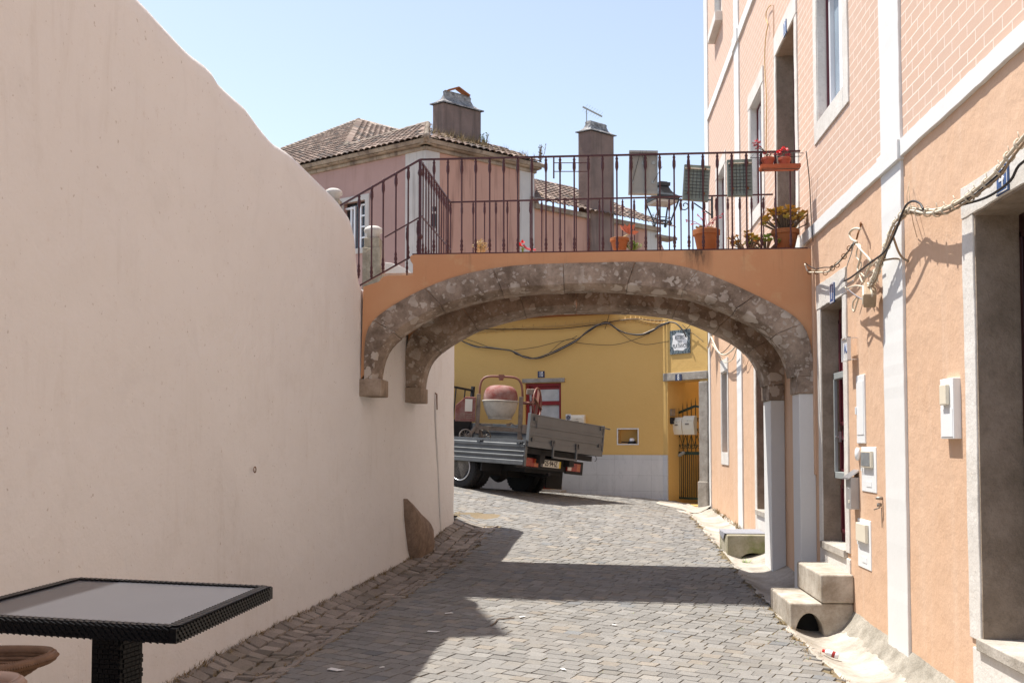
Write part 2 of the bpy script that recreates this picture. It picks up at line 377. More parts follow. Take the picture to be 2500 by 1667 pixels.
def brickmat():
    t = NT('scored_brick_render')
    sx = t.n('ShaderNodeSeparateXYZ'); t.l(t.tc.outputs['Object'], sx.inputs[0])
    cb = t.n('ShaderNodeCombineXYZ'); t.l(sx.outputs[1], cb.inputs[0]); t.l(sx.outputs[2], cb.inputs[1])
    wob = t.n('ShaderNodeTexNoise'); wob.inputs['Scale'].default_value = 3; t.l(t.tc.outputs['Object'], wob.inputs['Vector'])
    vm = t.n('ShaderNodeVectorMath', operation='MULTIPLY_ADD'); t.l(wob.outputs[1], vm.inputs[0]); vm.inputs[1].default_value = (.012, .012, 0); t.l(cb.outputs[0], vm.inputs[2])
    b = t.n('ShaderNodeTexBrick'); t.l(vm.outputs[0], b.inputs['Vector']); b.offset = .5
    b.inputs['Scale'].default_value = 1; b.inputs['Brick Width'].default_value = .245; b.inputs['Row Height'].default_value = .081
    b.inputs['Mortar Size'].default_value = .0055; b.inputs['Mortar Smooth'].default_value = .2; b.inputs['Bias'].default_value = 0
    b.inputs['Color1'].default_value = (.60, .41, .31, 1); b.inputs['Color2'].default_value = (.56, .39, .30, 1); b.inputs['Mortar'].default_value = (.78, .66, .58, 1)
    col = t.mix(t.ramp(t.noise(1.3, 5, .65), .35, .7, 0, .45), b.outputs['Color'], (.62, .45, .36, 1))
    col = t.mix(t.ramp(t.noise(40, 3, .7), .4, .8, 0, .15), col, (.5, .33, .24, 1))
    t.col(col)
    bn = t.bump(b.outputs['Fac'], .5, .006)
    t2 = t.n('ShaderNodeBump'); t2.inputs['Strength'].default_value = .15; t2.inputs['Distance'].default_value = .01
    t.l(t.noise(50, 4, .7), t2.inputs['Height']); t.l(bn, t2.inputs['Normal']); t.l(t2.outputs[0], t.p.inputs['Normal'])
    return t.fin(.9)
M['brick'] = brickmat()
def marblemat():
    t = NT('grey_veined_marble_slabs')
    b = t.n('ShaderNodeTexBrick'); b.offset = 0; t.l(t.tc.outputs['Object'], b.inputs['Vector'])
    sx = t.n('ShaderNodeSeparateXYZ'); t.l(t.tc.outputs['Object'], sx.inputs[0]); cb = t.n('ShaderNodeCombineXYZ'); t.l(t.math('MULTIPLY', sx.outputs[0], 1.16), cb.inputs[0]); t.l(sx.outputs[2], cb.inputs[1]); t.l(cb.outputs[0], b.inputs['Vector'])
    b.inputs['Scale'].default_value = 1; b.inputs['Brick Width'].default_value = .42; b.inputs['Row Height'].default_value = .30; b.inputs['Mortar Size'].default_value = .003
    b.inputs['Color1'].default_value = (.54, .55, .56, 1); b.inputs['Color2'].default_value = (.50, .51, .52, 1); b.inputs['Mortar'].default_value = (.34, .34, .35, 1)
    v = t.noise(3.5, 6, .7, t.mapping((1, 1, .45)), 1.2)
    col = t.mix(t.ramp(v, .42, .6, 0, .55), b.outputs['Color'], (.60, .60, .61, 1))
    col = t.mix(t.ramp(t.noise(7, 5, .7, t.mapping((1, 1, .3)), 2), .57, .63, 0, .28), col, (.33, .34, .35, 1))
    t.col(col); return t.fin(.45, 0, .4)
M['marble'] = marblemat()
def vcol(name, rough=.85, bump=.4, dirt=None):
    t = NT(name); a = t.n('ShaderNodeVertexColor'); a.layer_name = 'Col'
    col = a.outputs[0]
    col = t.mix(t.ramp(t.noise(60, 4, .7), .4, .75, 0, .4), col, (.06, .055, .05, 1))
    col = t.mix(t.ramp(t.noise(1.1, 4, .6), .5, .75, 0, .35), col, dirt or (.20, .175, .145, 1))
    t.col(col); t.bump(t.noise(50, 4, .7), bump, .008); return t.fin(rough, 0, .3)
M['cobble'] = vcol('basalt_setts')
M['gutterst'] = vcol('brown_gutter_setts', .9, .5, (.12, .10, .045, 1))
M['tiles'] = vcol('clay_roof_tiles', .9, .4, (.09, .07, .055, 1))
M['earth'] = plaster('sandy_joint_earth', (.20, .155, .10), (.11, .095, .05), .9, 2.5, .6, rough=1)
M['ground'] = plaster('compacted_ground', (.26, .23, .19), (.2, .18, .15), .9, 1, .5, rough=1)
def azulejo():
    t = NT('azulejo_border'); v = t.n('ShaderNodeTexVoronoi'); v.inputs['Scale'].default_value = 22; t.l(t.tc.outputs['Object'], v.inputs['Vector'])
    w = t.n('ShaderNodeTexWave'); w.inputs['Scale'].default_value = 7; w.inputs['Distortion'].default_value = 9; w.inputs['Detail'].default_value = 2; w.inputs['Detail Scale'].default_value = 3; t.l(t.tc.outputs['Object'], w.inputs['Vector'])
    col = t.mix(t.ramp(w.outputs[1], .35, .6), (.022, .035, .05, 1), (.15, .185, .20, 1))
    col = t.mix(t.ramp(v.outputs['Distance'], .15, .25, .6, 0), col, (.045, .07, .06, 1))
    t.col(col); return t.fin(.3, 0, .5)
M['azulejo'] = azulejo()
# ------------------------------------------------------------------ ground shape
ZC = [(-6, -1.5), (0, -1.6), (4, -1.6), (6.9, -1.575), (8.5, -1.545), (9.5, -1.515), (11.5, -1.42), (13, -1.335), (14.5, -1.25), (16, -1.19), (18.2, -1.13), (19.5, -1.07), (22, -1.0), (30, -.9), (200, 3)]
KX = [(0, .008), (12, .012), (13.6, .05), (15.5, .095), (17, .108), (18.2, .085), (20, .035), (24, .02)]
XW = [(-3, -2.85), (0, -2.8), (3, -2.75), (5, -2.69), (6, -2.65), (7, -2.62), (8, -2.55), (9, -2.43), (10, -2.28), (11, -2.14), (12, -2.05), (13, -1.94), (13.75, -1.82)]
XR = 1.68
def zbase(x, y):
    z = (interp(ZC, y - .4) + interp(ZC, y + .4) + interp(ZC, y)) / 3
    return z + (interp(KX, y)) * min(8, max(-1, 1.7 - x))
def xwall(y): return interp(XW, y)
def gz(x, y):
    z = zbase(x, y)
    if y < 18.6:
        t = (x - XR) / .56
        if t > 0:
            t = min(t, 1.3); z += -(.055 + .04 * smooth((12.2 - y) / 2)) * math.sin(math.pi * min(t, 1)) + .055 * t * t
        if y < 14.5:
            w = xwall(y); t = (x - w) / .62
            if t < 1: t = max(t, 0); z += -.05 * math.sin(math.pi * t) + .03 * (1 - t) ** 2
    return z
# ground sheet to the horizon
m = MB(); xs = [-400, -120, -40, -15, -8, -5, -3.4, -2.7, -2.2, -1.7, -1, 0, 1, 1.68, 1.8, 1.95, 2.1, 2.24, 2.5, 3.5, 6, 12, 40, 120, 400]
ys = [-300, -60, -15, -6, -3, 0, 2, 4] + [5 + .5 * i for i in range(34)] + [23, 26, 32, 45, 80, 160, 300, 600]
m.grid([[(x, y, gz(max(-12, min(x, 6)), max(-6, min(y, 40))) - .035 - (.9 if x > 2.3 else 0)) for x in xs] for y in ys])
g = m.build('ground', M['ground'], sm=True); tag(g, 'sandy ground under the paved lane', kind='structure')
# --- setts of the lane, laid diagonally
def inpave(x, y):
    if x > XR + .02 * math.sin(y * 5) or y < 4.2 or y > 24: return False
    if y < 13.76 and x < xwall(y) + .60: return False
    if y >= 13.76 and (x < -9 or (x < -1.80 and y < 14.12 + max(0, -(x + 2.15)) * .475)): return False
    return True
def sett(m, cx, cy, ax, ay, hx, hy, h, col, jit=.0035, tilt=.0016, gap=.006):
    q = []
    for sx, sy in ((-1, -1), (1, -1), (1, 1), (-1, 1)):
        x = cx + ax[0] * hx * sx + ay[0] * hy * sy + random.uniform(-jit, jit); y = cy + ax[1] * hx * sx + ay[1] * hy * sy + random.uniform(-jit, jit); q.append((x, y))
    n = len(m.v); tx = random.uniform(-tilt, tilt); ty = random.uniform(-tilt, tilt)
    for x, y in q: m.v.append((x, y, gz(x, y) - .03))
    mx = sum(p[0] for p in q) / 4; my = sum(p[1] for p in q) / 4
    for k, (x, y) in enumerate(q):
        X = lerp(mx, x, .98); Y = lerp(my, y, .98); m.v.append((X, Y, gz(X, Y) + h * .5 + (tx if k in (0, 3) else -tx) + (ty if k < 2 else -ty)))
    for k, (x, y) in enumerate(q):
        X = lerp(mx, x, .945); Y = lerp(my, y, .945); m.v.append((X, Y, gz(X, Y) + h + (tx if k in (0, 3) else -tx) + (ty if k < 2 else -ty)))
    fs = [(n + 8, n + 9, n + 10, n + 11)]
    for k in range(4):
        j = (k + 1) % 4; fs.append((n + k, n + j, n + 4 + j, n + 4 + k)); fs.append((n + 4 + k, n + 4 + j, n + 8 + j, n + 8 + k))
    m.f += fs; m.c += [col] * len(fs)
m = MB(); A = R(-24); ax = (math.cos(A), math.sin(A)); ay = (-ax[1], ax[0]); W = .116
def settcol():
    k = random.gauss(1, .09); b = random.random()
    c = (.205, .198, .188) if b < .7 else ((.22, .208, .19) if b < .9 else ((.24, .215, .185) if b < .97 else (.17, .175, .18)))
    return (c[0] * k, c[1] * k, c[2] * k)
for j in range(-210, 210):
    off = random.random() * .15
    for i in range(-230, 220):
        hw = .145 * random.uniform(.488, .503)
        u = i * .145 + off; v = j * W
        x = ax[0] * u + ay[0] * v; y = 12 + ax[1] * u + ay[1] * v
        x += .02 * noise.noise(V((x, y, 0))); y += .02 * noise.noise(V((x * .7, y * .7, 3)))
        if not inpave(x, y): continue
        if y > 17.5 and random.random() < .0: continue
        sett(m, x, y, ax, ay, hw, W * .49, .0135 + random.random() * .0035, settcol())
o = m.build('cobbled_lane', M['cobble'], recalc=False, attr='Col'); tag(o, 'lane of grey basalt setts', kind='structure')
print('setts', len(m.f))
# joints bed
m = MB()
m.grid([[(x, y, gz(x, y) - .006) for x in [lerp(xwall(y) - .05, xwall(y) + .66, i / 10) for i in range(11)]] for y in [4 + .25 * j for j in range(40)]])
m.grid([[(x, y, gz(x, y) + .0095) for x in [lerp(xwall(y) + .59, XR + .03, i / 26) for i in range(27)]] for y in [4 + .25 * j for j in range(40)]])
m.grid([[(x, y, gz(x, y) + .0095) for x in [lerp(xwall(13.75), XR + .03, i / 26) for i in range(27)]] for y in [13.75 + .25 * j for j in range(42)]])
m.grid([[(x, y, gz(x, y) + .0095) for x in [lerp(-9, xwall(13.75), i / 30) for i in range(31)]] for y in [14.1 + .25 * j for j in range(41)]])
tag(m.build('joint_bed', M['earth'], sm=True), 'sandy mossy earth between the setts', kind='structure')
# --- left gutter: rows along the wall
m = MB(); y = 4.0
def guttercol():
    k = random.gauss(1, .16); return (.29 * k, .25 * k, .215 * k)
rows = [.02, .15, .29, .42, .53, .63]
for r in range(5):
    y = 4 + random.random() * .1
    while y < 13.75:
        L = random.uniform(.09, .16) if r < 4 else random.uniform(.10, .2)
        w = xwall(y); d = (xwall(y + .1) - w) / .1; n_ = math.hypot(1, d); tx_ = (d / n_, 1 / n_); nx_ = (1 / n_, -d / n_)
        a0, a1 = rows[r], rows[r + 1]; c = (a0 + a1) / 2
        sett(m, w + c, y + L / 2, tx_, nx_, L / 2 * .90, (a1 - a0) / 2 * .92, .008 + random.random() * .012, guttercol(), .008, .008)
        y += L
for k in range(150):     # stones wrapping round the wall corner
    a = random.random(); 
o = m.build('stone_gutter', M['gutterst'], recalc=False, attr='Col'); tag(o, 'dished gutter of brown stones along the pink wall', kind='structure')
# --- right cement channel
m = MB(); P = []
for j in range(0, 300):
    y = 3.2 + j * .05
    if y > 17.9: break
    e = XR + .03 * math.sin(y * 2.1) + .025 * math.sin(y * 7.3) + .02 * noise.noise(V((y * 3, 0, 0)))
    if y > 16.3: e -= (y - 16.3) * .16
    row = []
    for i in range(21):
        x = lerp(e, 2.30, i / 20); row.append((x, y, gz(x, y) + .014 + .014 * noise.noise(V((x * 5, y * 2.5, 0))) + .006 * noise.noise(V((x * 16, y * 12, 4))) - .012 * max(0, noise.noise(V((x * 1.5, y * 4.5, 7))) * 3 - 1.2) - (.03 if i == 0 else 0)))
    P.append(row)
m.grid(P); tag(m.build('cement_channel', M['channel'], sm=True), 'pale cement drain channel along the orange house', kind='structure')
m = MB(); P = []
for j in range(0, 190):
    y = 3.5 + j * .03; wv = 1 + .35 * noise.noise(V((y * 2.2, 1, 1))); row = []
    for i in range(7):
        t = i / 6; x = lerp(2.24 - .12 * wv, 2.25, t); row.append((x, y, gz(x, y) + .012 + .085 * wv * t ** 1.6 + .010 * noise.noise(V((x * 22, y * 16, 2)))))
    P.append(row)
m.grid(P); tag(m.build('channel_edge', M['footr'], sm=True), 'rough grey mortar fillet between channel and orange wall', kind='structure')
# apron in front of the yellow house
def gz2(x, y): return gz(x, y)
# moss and dry weeds in the joints and at the wall foot
def tuft(m, x, y, z, h, n, spread, w=.004):
    for _ in range(n):
        a = random.random() * 6.283; r = random.random() * spread; bx = x + math.cos(a) * r * .5; by = y + math.sin(a) * r * .5
        hh = h * random.uniform(.5, 1.1); a2 = random.random() * 6.283; lx = math.cos(a2) * spread * .8; ly = math.sin(a2) * spread * .8
        wx = -math.sin(a2) * w; wy = math.cos(a2) * w
        m.add([(bx - wx, by - wy, z), (bx + wx, by + wy, z), (bx + lx, by + ly, z + hh)], [(0, 1, 2)])
m = MB()
y = 5.0
while y < 13.6:
    if noise.noise(V((y * 1.3, 5, 0))) > -.25:
        x = xwall(y) + random.uniform(.0, .05); tuft(m, x, y, gz(x, y), random.uniform(.015, .06), 7, .05)
    y += .025
for _ in range(260):
    y = random.uniform(5.5, 13.5); x = xwall(y) + random.choice(rows) + random.uniform(-.02, .02); tuft(m, x, y, gz(x, y) + .005, .025, 8, .04)
for _ in range(300):
    y = random.uniform(5.5, 17); x = XR + random.gauss(-.03, .05); tuft(m, x, y, gz(x, y), .03, 6, .03)
for _ in range(90):
    y = random.uniform(12, 17.5); x = 2.22 + random.uniform(-.04, .01); tuft(m, x, y, gz(x, y) + .02, .06, 6, .04)
tag(m.build('dry_weeds', M['dry'], recalc=False), 'dry weeds along the wall foot and gutter', kind='stuff')
m = MB()
for _ in range(420):
    x = random.uniform(-1.7, 1.6); y = random.uniform(6, 12)
    if noise.noise(V((x * 1.2, y * 1.2, 9))) < .05: continue
    tuft(m, x, y, gz(x, y) + .005, .018, 5, .03, .003)
tuft(m, 1.9, 12.15, gz(1.9, 12.15), .07, 40, .09)
tag(m.build('green_moss_tufts', M['green'], recalc=False), 'green tufts in the joints of the setts', kind='stuff')
# ------------------------------------------------------------------ pink plaster wall on the left
def wallhit(px, py):
    r = ray(px, py); lo, hi = 1.0, 16.0
    f = lambda y: r.x * y / r.y - xwall(y)
    for _ in range(50):
        mid = (lo + hi) / 2
        if f(mid) > 0: lo = mid
        else: hi = mid
    y = (lo + hi) / 2; return y, r.z * y / r.y
OUT = [(357, -3), (398, 43), (459, 110), (515, 153), (536, 189), (602, 250), (638, 301), (668, 337), (709, 362), (745, 398), (796, 449), (826, 480), (857, 525), (867, 571), (872, 622), (885, 689), (888, 740)]
top = [wallhit(*p) for p in OUT]
top = [(y, z) for y, z in top]
print('walltop', [(round(a, 2), round(b, 2)) for a, b in top])
TOP = [(-3, 2.75), (4.5, 2.78)] + [t for t in top[:-3]] 
yend = top[-3][0]
TOP += [(yend + .05, top[-2][1]), (yend + .09, 1.62), (30, 1.62)]
def ztop(y): return interp(TOP, y)
wallT = thing('plaster_wall', 'tall pale pink plastered wall with a sloping rounded top on the left of the lane', 'wall', (-2.6, 7, 0))
ctr = [(xwall(y), y) for y in [-3, 0, 2, 4] + [4 + .12 * i for i in range(1, 82)]] ; ctr = [c for c in ctr if c[1] <= 13.75]
a = 0; cx, cy = ctr[-1]
for k in range(1, 9):        # rounded corner turning to the left
    th = R(8 + k * 9.5); cx -= .055 * math.sin(th) ; cy += .055 * math.cos(th); ctr.append((cx, cy))
for k in range(1, 24): ctr.append((cx - .25 * k * .95, cy + .25 * k * .45))
P = []
N = len(ctr); NV = 44
for i, (x, y) in enumerate(ctr):
    p = ctr[max(0, i - 1)]; q = ctr[min(N - 1, i + 1)]; d = V((q[0] - p[0], q[1] - p[1], 0)).normalized(); n = V((d.y, -d.x, 0))
    zt = ztop(y) if x > xwall(13.7) - .9 or y < 13.7 else 1.62
    zb = gz(x, min(y, 13.7)) - .25; row = []
    for j in range(NV + 1):
        z = lerp(zb, zt - .09, j / NV); f = .016 * noise.noise(V((y * .9, x, z * .9))) + .006 * noise.noise(V((y * 4, x, z * 4)))
        flare = .03 * max(0, 1 - (z - zb) / .55) ** 2
        row.append(V((x, y, z)) + n * (f + flare))
    for k in range(1, 8):
        th = k / 7 * math.pi; r_ = .17
        row.append(V((x, y, zt - .09 + .09 * math.sin(th))) - n * (r_ * (1 - math.cos(th))) + n * .004)
    row.append(V((x, y, zb)) - n * .34); P.append(row)
m = MB(); m.grid(P); b = len(P[0])
m.f.append(tuple(range(len(m.v) - b, len(m.v)))); m.c.append(None)
m.build('wall_body', M['pinkwall'], wallT, sm=True)
# exposed guard stone at the foot
def wp(px, py, off=0):
    y, z = wallhit(px, py); return V((xwall(y) + off, y, z))
st = [(984, 1217), (1000, 1232), (1012, 1248), (1036, 1270), (1046, 1288), (1048, 1330), (1046, 1376), (1030, 1384), (1003, 1382), (996, 1350), (990, 1300), (986, 1255)]
m = MB(); ring0 = [wp(*p, -.05) for p in st]; ring1 = [wp(*p, .05) for p in st]
c = sum(ring1, V()) / len(ring1); ring2 = [lerp(p, c, .25) + V((.06 + .02 * noise.noise(p * 9), -.02, .01 * noise.noise(p * 7))) for p in ring1]; ring3 = [lerp(p, c, .7) + V((.085 + .03 * noise.noise(p * 6), -.03, 0)) for p in ring1]
n = len(st); P = [ring0 + [ring0[0]], ring1 + [ring1[0]], ring2 + [ring2[0]], ring3 + [ring3[0]]]
m.grid(P); m.f.append(tuple(range(3 * (n + 1), 3 * (n + 1) + n))); m.c.append(None)
gs = m.build('guard_stone', M['guard'], sm=True); tag(gs, 'rough brown pointed stone set in the foot of the pink wall', 'guard stone')
m = MB(); pp = [(1060, 962), (1062, 1040), (1066, 1120), (1070, 1200), (1072, 1260), (1074, 1312)]
m.tube([wp(*p, .012) for p in pp], .014, 8); pt = m.build('rusty_pipe', M['pinkwall'], sm=True)
tag(pt, 'thin pink painted pipe running down the wall under the arch', 'pipe')
m = MB(); m.tube([wp(1059, 960, .02), wp(1061, 962, .03), wp(1062, 1000, .026)], .009, 6); m.build('bare_end', M['rust'], pt, sm=True)
# ------------------------------------------------------------------ footbridge
BR = thing('footbridge', 'arched footbridge of lichened stone ribs and orange plaster spanning the lane', 'bridge', (0, 10.9, -1.4))
YF, YB, YE = 9.95, 11.46, 11.95
EXT = [(890, 925), (890, 860), (893, 815), (901, 788), (939, 759), (984, 731), (1028, 708), (1073, 689), (1124, 672), (1169, 662), (1232, 651), (1296, 646), (1347, 644), (1450, 642), (1530, 640), (1604, 640), (1655, 648), (1708, 661), (1782, 691), (1846, 721), (1900, 748), (1945, 775), (1968, 800), (1978, 833), (1983, 883), (1989, 917)]
INT = [(907, 925), (912, 885), (925, 848), (942, 826), (978, 798), (1022, 772), (1073, 745), (1137, 726), (1188, 713), (1264, 700), (1328, 695), (1400, 694), (1485, 693), (1570, 698), (1655, 706), (1698, 715), (1761, 738), (1838, 772), (1873, 792), (1899, 814), (1918, 837), (1934, 862), (1944, 890), (1949, 917)]
def resample(pts, n):
    pts = [V((p.x, 0, p.z)) for p in pts]; L = [0]
    for a, b in zip(pts, pts[1:]): L.append(L[-1] + (b - a).length)
    out = []
    for i in range(n + 1):
        t = L[-1] * i / n; k = 0
        while k < len(L) - 2 and L[k + 1] < t: k += 1
        f = (t - L[k]) / (L[k + 1] - L[k]); out.append(pts[k].lerp(pts[k + 1], f))
    for _ in range(2): out = [out[0]] + [(a + b * 2 + c) / 4 for a, b, c in zip(out, out[1:], out[2:])] + [out[-1]]
    return out
NS = 64
E3 = resample([PY(*p, YF) for p in EXT], NS); I3 = resample([PY(*p, YF) for p in INT], NS)
NRM = []
for i in range(NS + 1):
    a = I3[max(0, i - 1)]; b = I3[min(NS, i + 1)]; d = (b - a).normalized(); NRM.append(V((d.z, 0, -d.x)))   # towards the opening
def rib(m, y0, th, seed, up=0):
    v_start = len(m.v)
    rnd = random.Random(seed); cuts = [0, 7, 14, 22, 30, 38, 45, 52, 58, 64]
    for a, b in zip(cuts, cuts[1:]):
        dy = rnd.uniform(-.006, .006); dr = rnd.uniform(-.006, .006); P = []
        for i in range(a, b + 1):
            t = i
            e = E3[i]; q = I3[i]; n = NRM[i]; eo = -n * up
            if i == a and a: f = .03; e = E3[i].lerp(E3[i + 1], f); q = I3[i].lerp(I3[i + 1], f)
            if i == b and b < 64: f = .03; e = E3[i].lerp(E3[i - 1], f); q = I3[i].lerp(I3[i - 1], f)
            e = e + eo; q = q + n * dr; low = q + n * .055; mid = q + n * .02
            w = lambda k: .004 * noise.noise(V((i * .45, k * 3, seed)))
            row = [V((e.x, y0 + .1, e.z)), V((e.x, y0 - .018 + dy + w(1), e.z)) , V((lerp(e.x, q.x, .5), y0 - .024 + dy + w(2), lerp(e.z, q.z, .5))), V((q.x, y0 - .018 + dy + w(3), q.z)),
                   V((mid.x, y0 + .005, mid.z)), V((low.x, y0 + .055, low.z)) + n * w(4), V((low.x, y0 + th - .06, low.z)), V((q.x, y0 + th + .01, q.z)), V((e.x, y0 + th + .01, e.z)), V((e.x, y0 + .1, e.z))]
            P.append(row)
        n0 = len(m.v); m.grid(P); L = len(P[0])
        m.f.append(tuple(range(n0, n0 + L - 1))); m.f.append(tuple(range(n0 + (len(P) - 1) * L, n0 + len(P) * L - 1))[::-1]); m.c += [None, None]
m = MB(); rib(m, YF, .32, 1); m.build('arch_rib', M['arch'], BR, auto=38)
xl_ = PY(1001, 925, YB).x; XK = (2.24 - xl_) / (2.24 - E3[0].x); print('XK', XK, xl_)
def tx(x): return 2.24 - (2.24 - x) * XK
m = MB(); rib(m, YB, .46, 5, .07); m.v = [(tx(x), y, z) for x, y, z in m.v]; m.build('arch_rib', M['arch'], BR, auto=38)
# spandrel: everything between the steps of the parapet and the back of the ring
TOPP = [(887, 700), (905, 694), (925, 688), (934, 676), (948, 673), (1008, 672), (1008, 645), (1003, 638), (1001, 628), (1004, 624), (1012, 622), (1985, 607)]
tp = [PY(*p, YF) for p in TOPP]; tp[-1].x = 2.238
def spandrel(y0, y1, name, mat, tf=None):
    m = MB(); e = [V((p.x, y0, p.z)) for p in E3]
    inner = [V((lerp(E3[i].x, I3[i].x, .35), y0, lerp(E3[i].z, I3[i].z, .35))) for i in range(NS + 1)]
    poly = [V((p.x, y0, p.z)) for p in tp] + [V((2.238, y0, E3[-1].z))] + inner[::-1][1:-1] + [V((tp[0].x - .02, y0, E3[0].z))]
    m.prism(poly, (0, y1 - y0, 0))
    if tf: m.v = [(tf(x), y, z) for x, y, z in m.v]
    return m.build(name, mat, BR, bevel=.008)
spandrel(YF, YF + .25, 'parapet_wall', M['parapet']); spandrel(YB + .02, YE - .02, 'parapet_wall', M['orange_dk'], tx)
m = MB(); m.box(-1.78, 2.238, YF + .25, YB + .02, 1.78, 1.86); m.build('deck_slab', M['soffit'], BR)
m = MB(); m.box(-1.78, 2.237, YF + .01, YE - .03, 1.862, 1.885); m.build('walkway', M['channel'], BR)
# corbels on the pink wall and springing blocks on the white piers
def corb(y0, y1, back=False):
    a = PY(889, 925, YF); b = PY(932, 967, YF)
    if back: a.x = PY(1001, 925, YB).x; b.x = PY(1030, 925, YB).x
    m = MB(); m.box(a.x - .25, b.x, y0, y1, b.z, a.z); return m
corb(YF - .03, YF + .34).build('corbel', M['corbel'], BR, bevel=.012); corb(YB - .03, YB + .45, True).build('corbel', M['corbel'], BR, bevel=.012)
zc_ = PY(1960, 917, YF).z; zd = PY(1960, 961, YF).z; xi = PY(1945, 940, YF).x
for y0, y1 in ((YF - .02, YF + .33), (YB - .02, YB + .47)):
    m = MB(); m.box(xi, 2.239, y0, y1, zd, zc_ + .004); m.build('springing_block', M['arch'], BR, bevel=.012)
    m = MB(); zb = -1.62; m.box(2.085, 2.239, y0 + .015, y1 - .015, zb, zd); m.build('pier', M['white'], BR, bevel=.006)
# railing of turned balusters
def baluster_mesh(h, name, big=1.0):
    r = .0085 * big; pr = [(r, 0), (r, .02), (r * 1.9, .035), (r * 1.3, .05), (r * 2.1, .075), (r * 1.2, .105), (r * 1.7, .12), (r, .15), (r, h - .16), (r * 1.2, h - .15), (r * 2, h - .12), (r * 1.9, h - .075), (r * 1.3, h - .045), (r * 1.9, h - .03), (r, h - .015), (r, h)]
    m = MB(); m.lathe(pr, n=8); me = bpy.data.meshes.new(name)
    me.from_pydata(m.v, [], m.f); me.update(); me.materials.append(M['iron']); me.polygons.foreach_set('use_smooth', [True] * len(me.polygons)); return me
def place(mesh, parent, p, name='baluster'):
    o = bpy.data.objects.new(name, mesh); COL.objects.link(o); o.parent = parent; WM[o.name] = WM[parent.name]
    o.location = WM[parent.name].inverted() @ V(p); return o
zr0 = PY(1500, 614, YF + .05).z; 
yr = YF + .06
tl = PY(1026, 390, yr); tr = PY(1964, 369, yr)
bl = PY(1026, 621, yr); br_ = PY(1975, 606, yr)
m = MB(); m.bar(tl, V((2.14, yr, tr.z)), .022, .016); m.bar(bl - V((.08, 0, 0)), V((2.2, yr, br_.z)), .022, .014)
fr = m.build('front_railing', M['iron'], BR)
for p, q in ((tl, bl),):
    m = MB(); m.box(p.x - .014, p.x + .014, yr - .014, yr + .014, q.z - .02, p.z); m.lathe([(.018, 0), (.026, .03), (.018, .06)], (p.x, yr, q.z + .15), n=8); m.lathe([(.018, 0), (.028, .03), (.018, .07)], (p.x, yr, p.z - .17), n=8); m.build('corner_post', M['iron'], fr)
nb = 27; H = tl.z - bl.z; bm1 = baluster_mesh(H - .01, 'baluster'); 
for i in range(1, nb):
    x = lerp(tl.x, tr.x, i / nb); place(bm1, fr, (x, yr, lerp(bl.z, br_.z, i / nb) + .005))
# back railing
yb = YE - .06; tlb = PY(1100, 494, yb); trb = PY(1887, 475, yb)
m = MB(); zbk = tlb.z - .0; m.bar(tlb, V((trb.x, yb, trb.z)), .022, .016); m.bar((tlb.x, yb, 1.93), (2.2, yb, 1.93), .02, .014)
bk = m.build('back_railing', M['iron'], BR); bm2 = baluster_mesh(tlb.z - 1.935, 'baluster', .9)
for i in range(0, 29):
    x = tlb.x + i * .1385
    if x < trb.x + .05: place(bm2, bk, (x, yb, 1.932))
# gate across the end of the walkway
gp = [V((tl.x, lerp(yr, yb, i / 12), 0)) for i in range(13)]
m = MB(); m.bar((tl.x, yr, tl.z - .01), (tlb.x, yb, tlb.z - .005), .02, .016); m.bar((tl.x, yr, bl.z + .02), (tlb.x, yb, 1.93), .018, .014)
m.bar((tl.x, yr, lerp(bl.z, tl.z, .42)), (tlb.x, yb, lerp(1.93, tlb.z, .42)), .016, .012)
gt = m.build('end_gate', M['iron'], BR)
for i in range(1, 12): place(bm2, gt, (lerp(tl.x, tlb.x, i / 12), lerp(yr, yb, i / 12), lerp(bl.z, 1.93, i / 12)))
m = MB(); yy = lerp(yr, yb, .5); m.box(tl.x - .025, tl.x + .025, yy - .05, yy + .05, 2.42, 2.56); m.lathe([(.02, 0), (.02, .05)], (tl.x, yy, 2.6), n=8); m.build('lock', M['lantern'], gt)
# stair railing going down to the left
sl = PY(836, 499, yr); sb = PY(893, 690, yr)
m = MB(); m.bar(tl, sl - V((.25, 0, .14)), .022, .016); b1 = PY(1002, 628, yr); m.bar(b1, sb - V((.1, 0, .05)), .02, .014)
mr = PY(1026, 530, yr); ml = PY(939, 580, yr); m.bar(mr, ml, .016, .012)
sr = m.build('stair_railing', M['iron'], BR)
for px, pt_, pb in ((877, 473, 679), (908, 453, 683), (936, 436, 664), (967, 420, 650), (997, 404, 634)):
    a = PY(px, pt_, yr); b = PY(px + 2, pb, yr); place(baluster_mesh(a.z - b.z, 'baluster', 1.05), sr, (a.x, yr, b.z))
for px, pt_, pb in ((994, 552, 672), (1020, 538, 620)):
    a = PY(px, pt_, yr); b = PY(px, pb, yr); place(baluster_mesh(a.z - b.z, 'baluster', .85), sr, (a.x, yr, b.z))
# raised stair landing behind the pink wall
SL = thing('stair_landing', 'raised masonry landing joining the left end of the footbridge', 'landing', (-3.5, 11, -1.3))
m = MB(); m.box(-6.5, -2.45, 10.35, 13.2, -1.5, 1.40); m.build('landing_mass', M['quoin'], SL)
m = MB(); m.box(-2.42, -1.76, YF + .24, YE - .02, 1.40, 1.6); m.box(-2.1, -1.74, YF + .24, YE - .03, 1.6, 1.775); m.build('stair_step', M['channel'], SL)
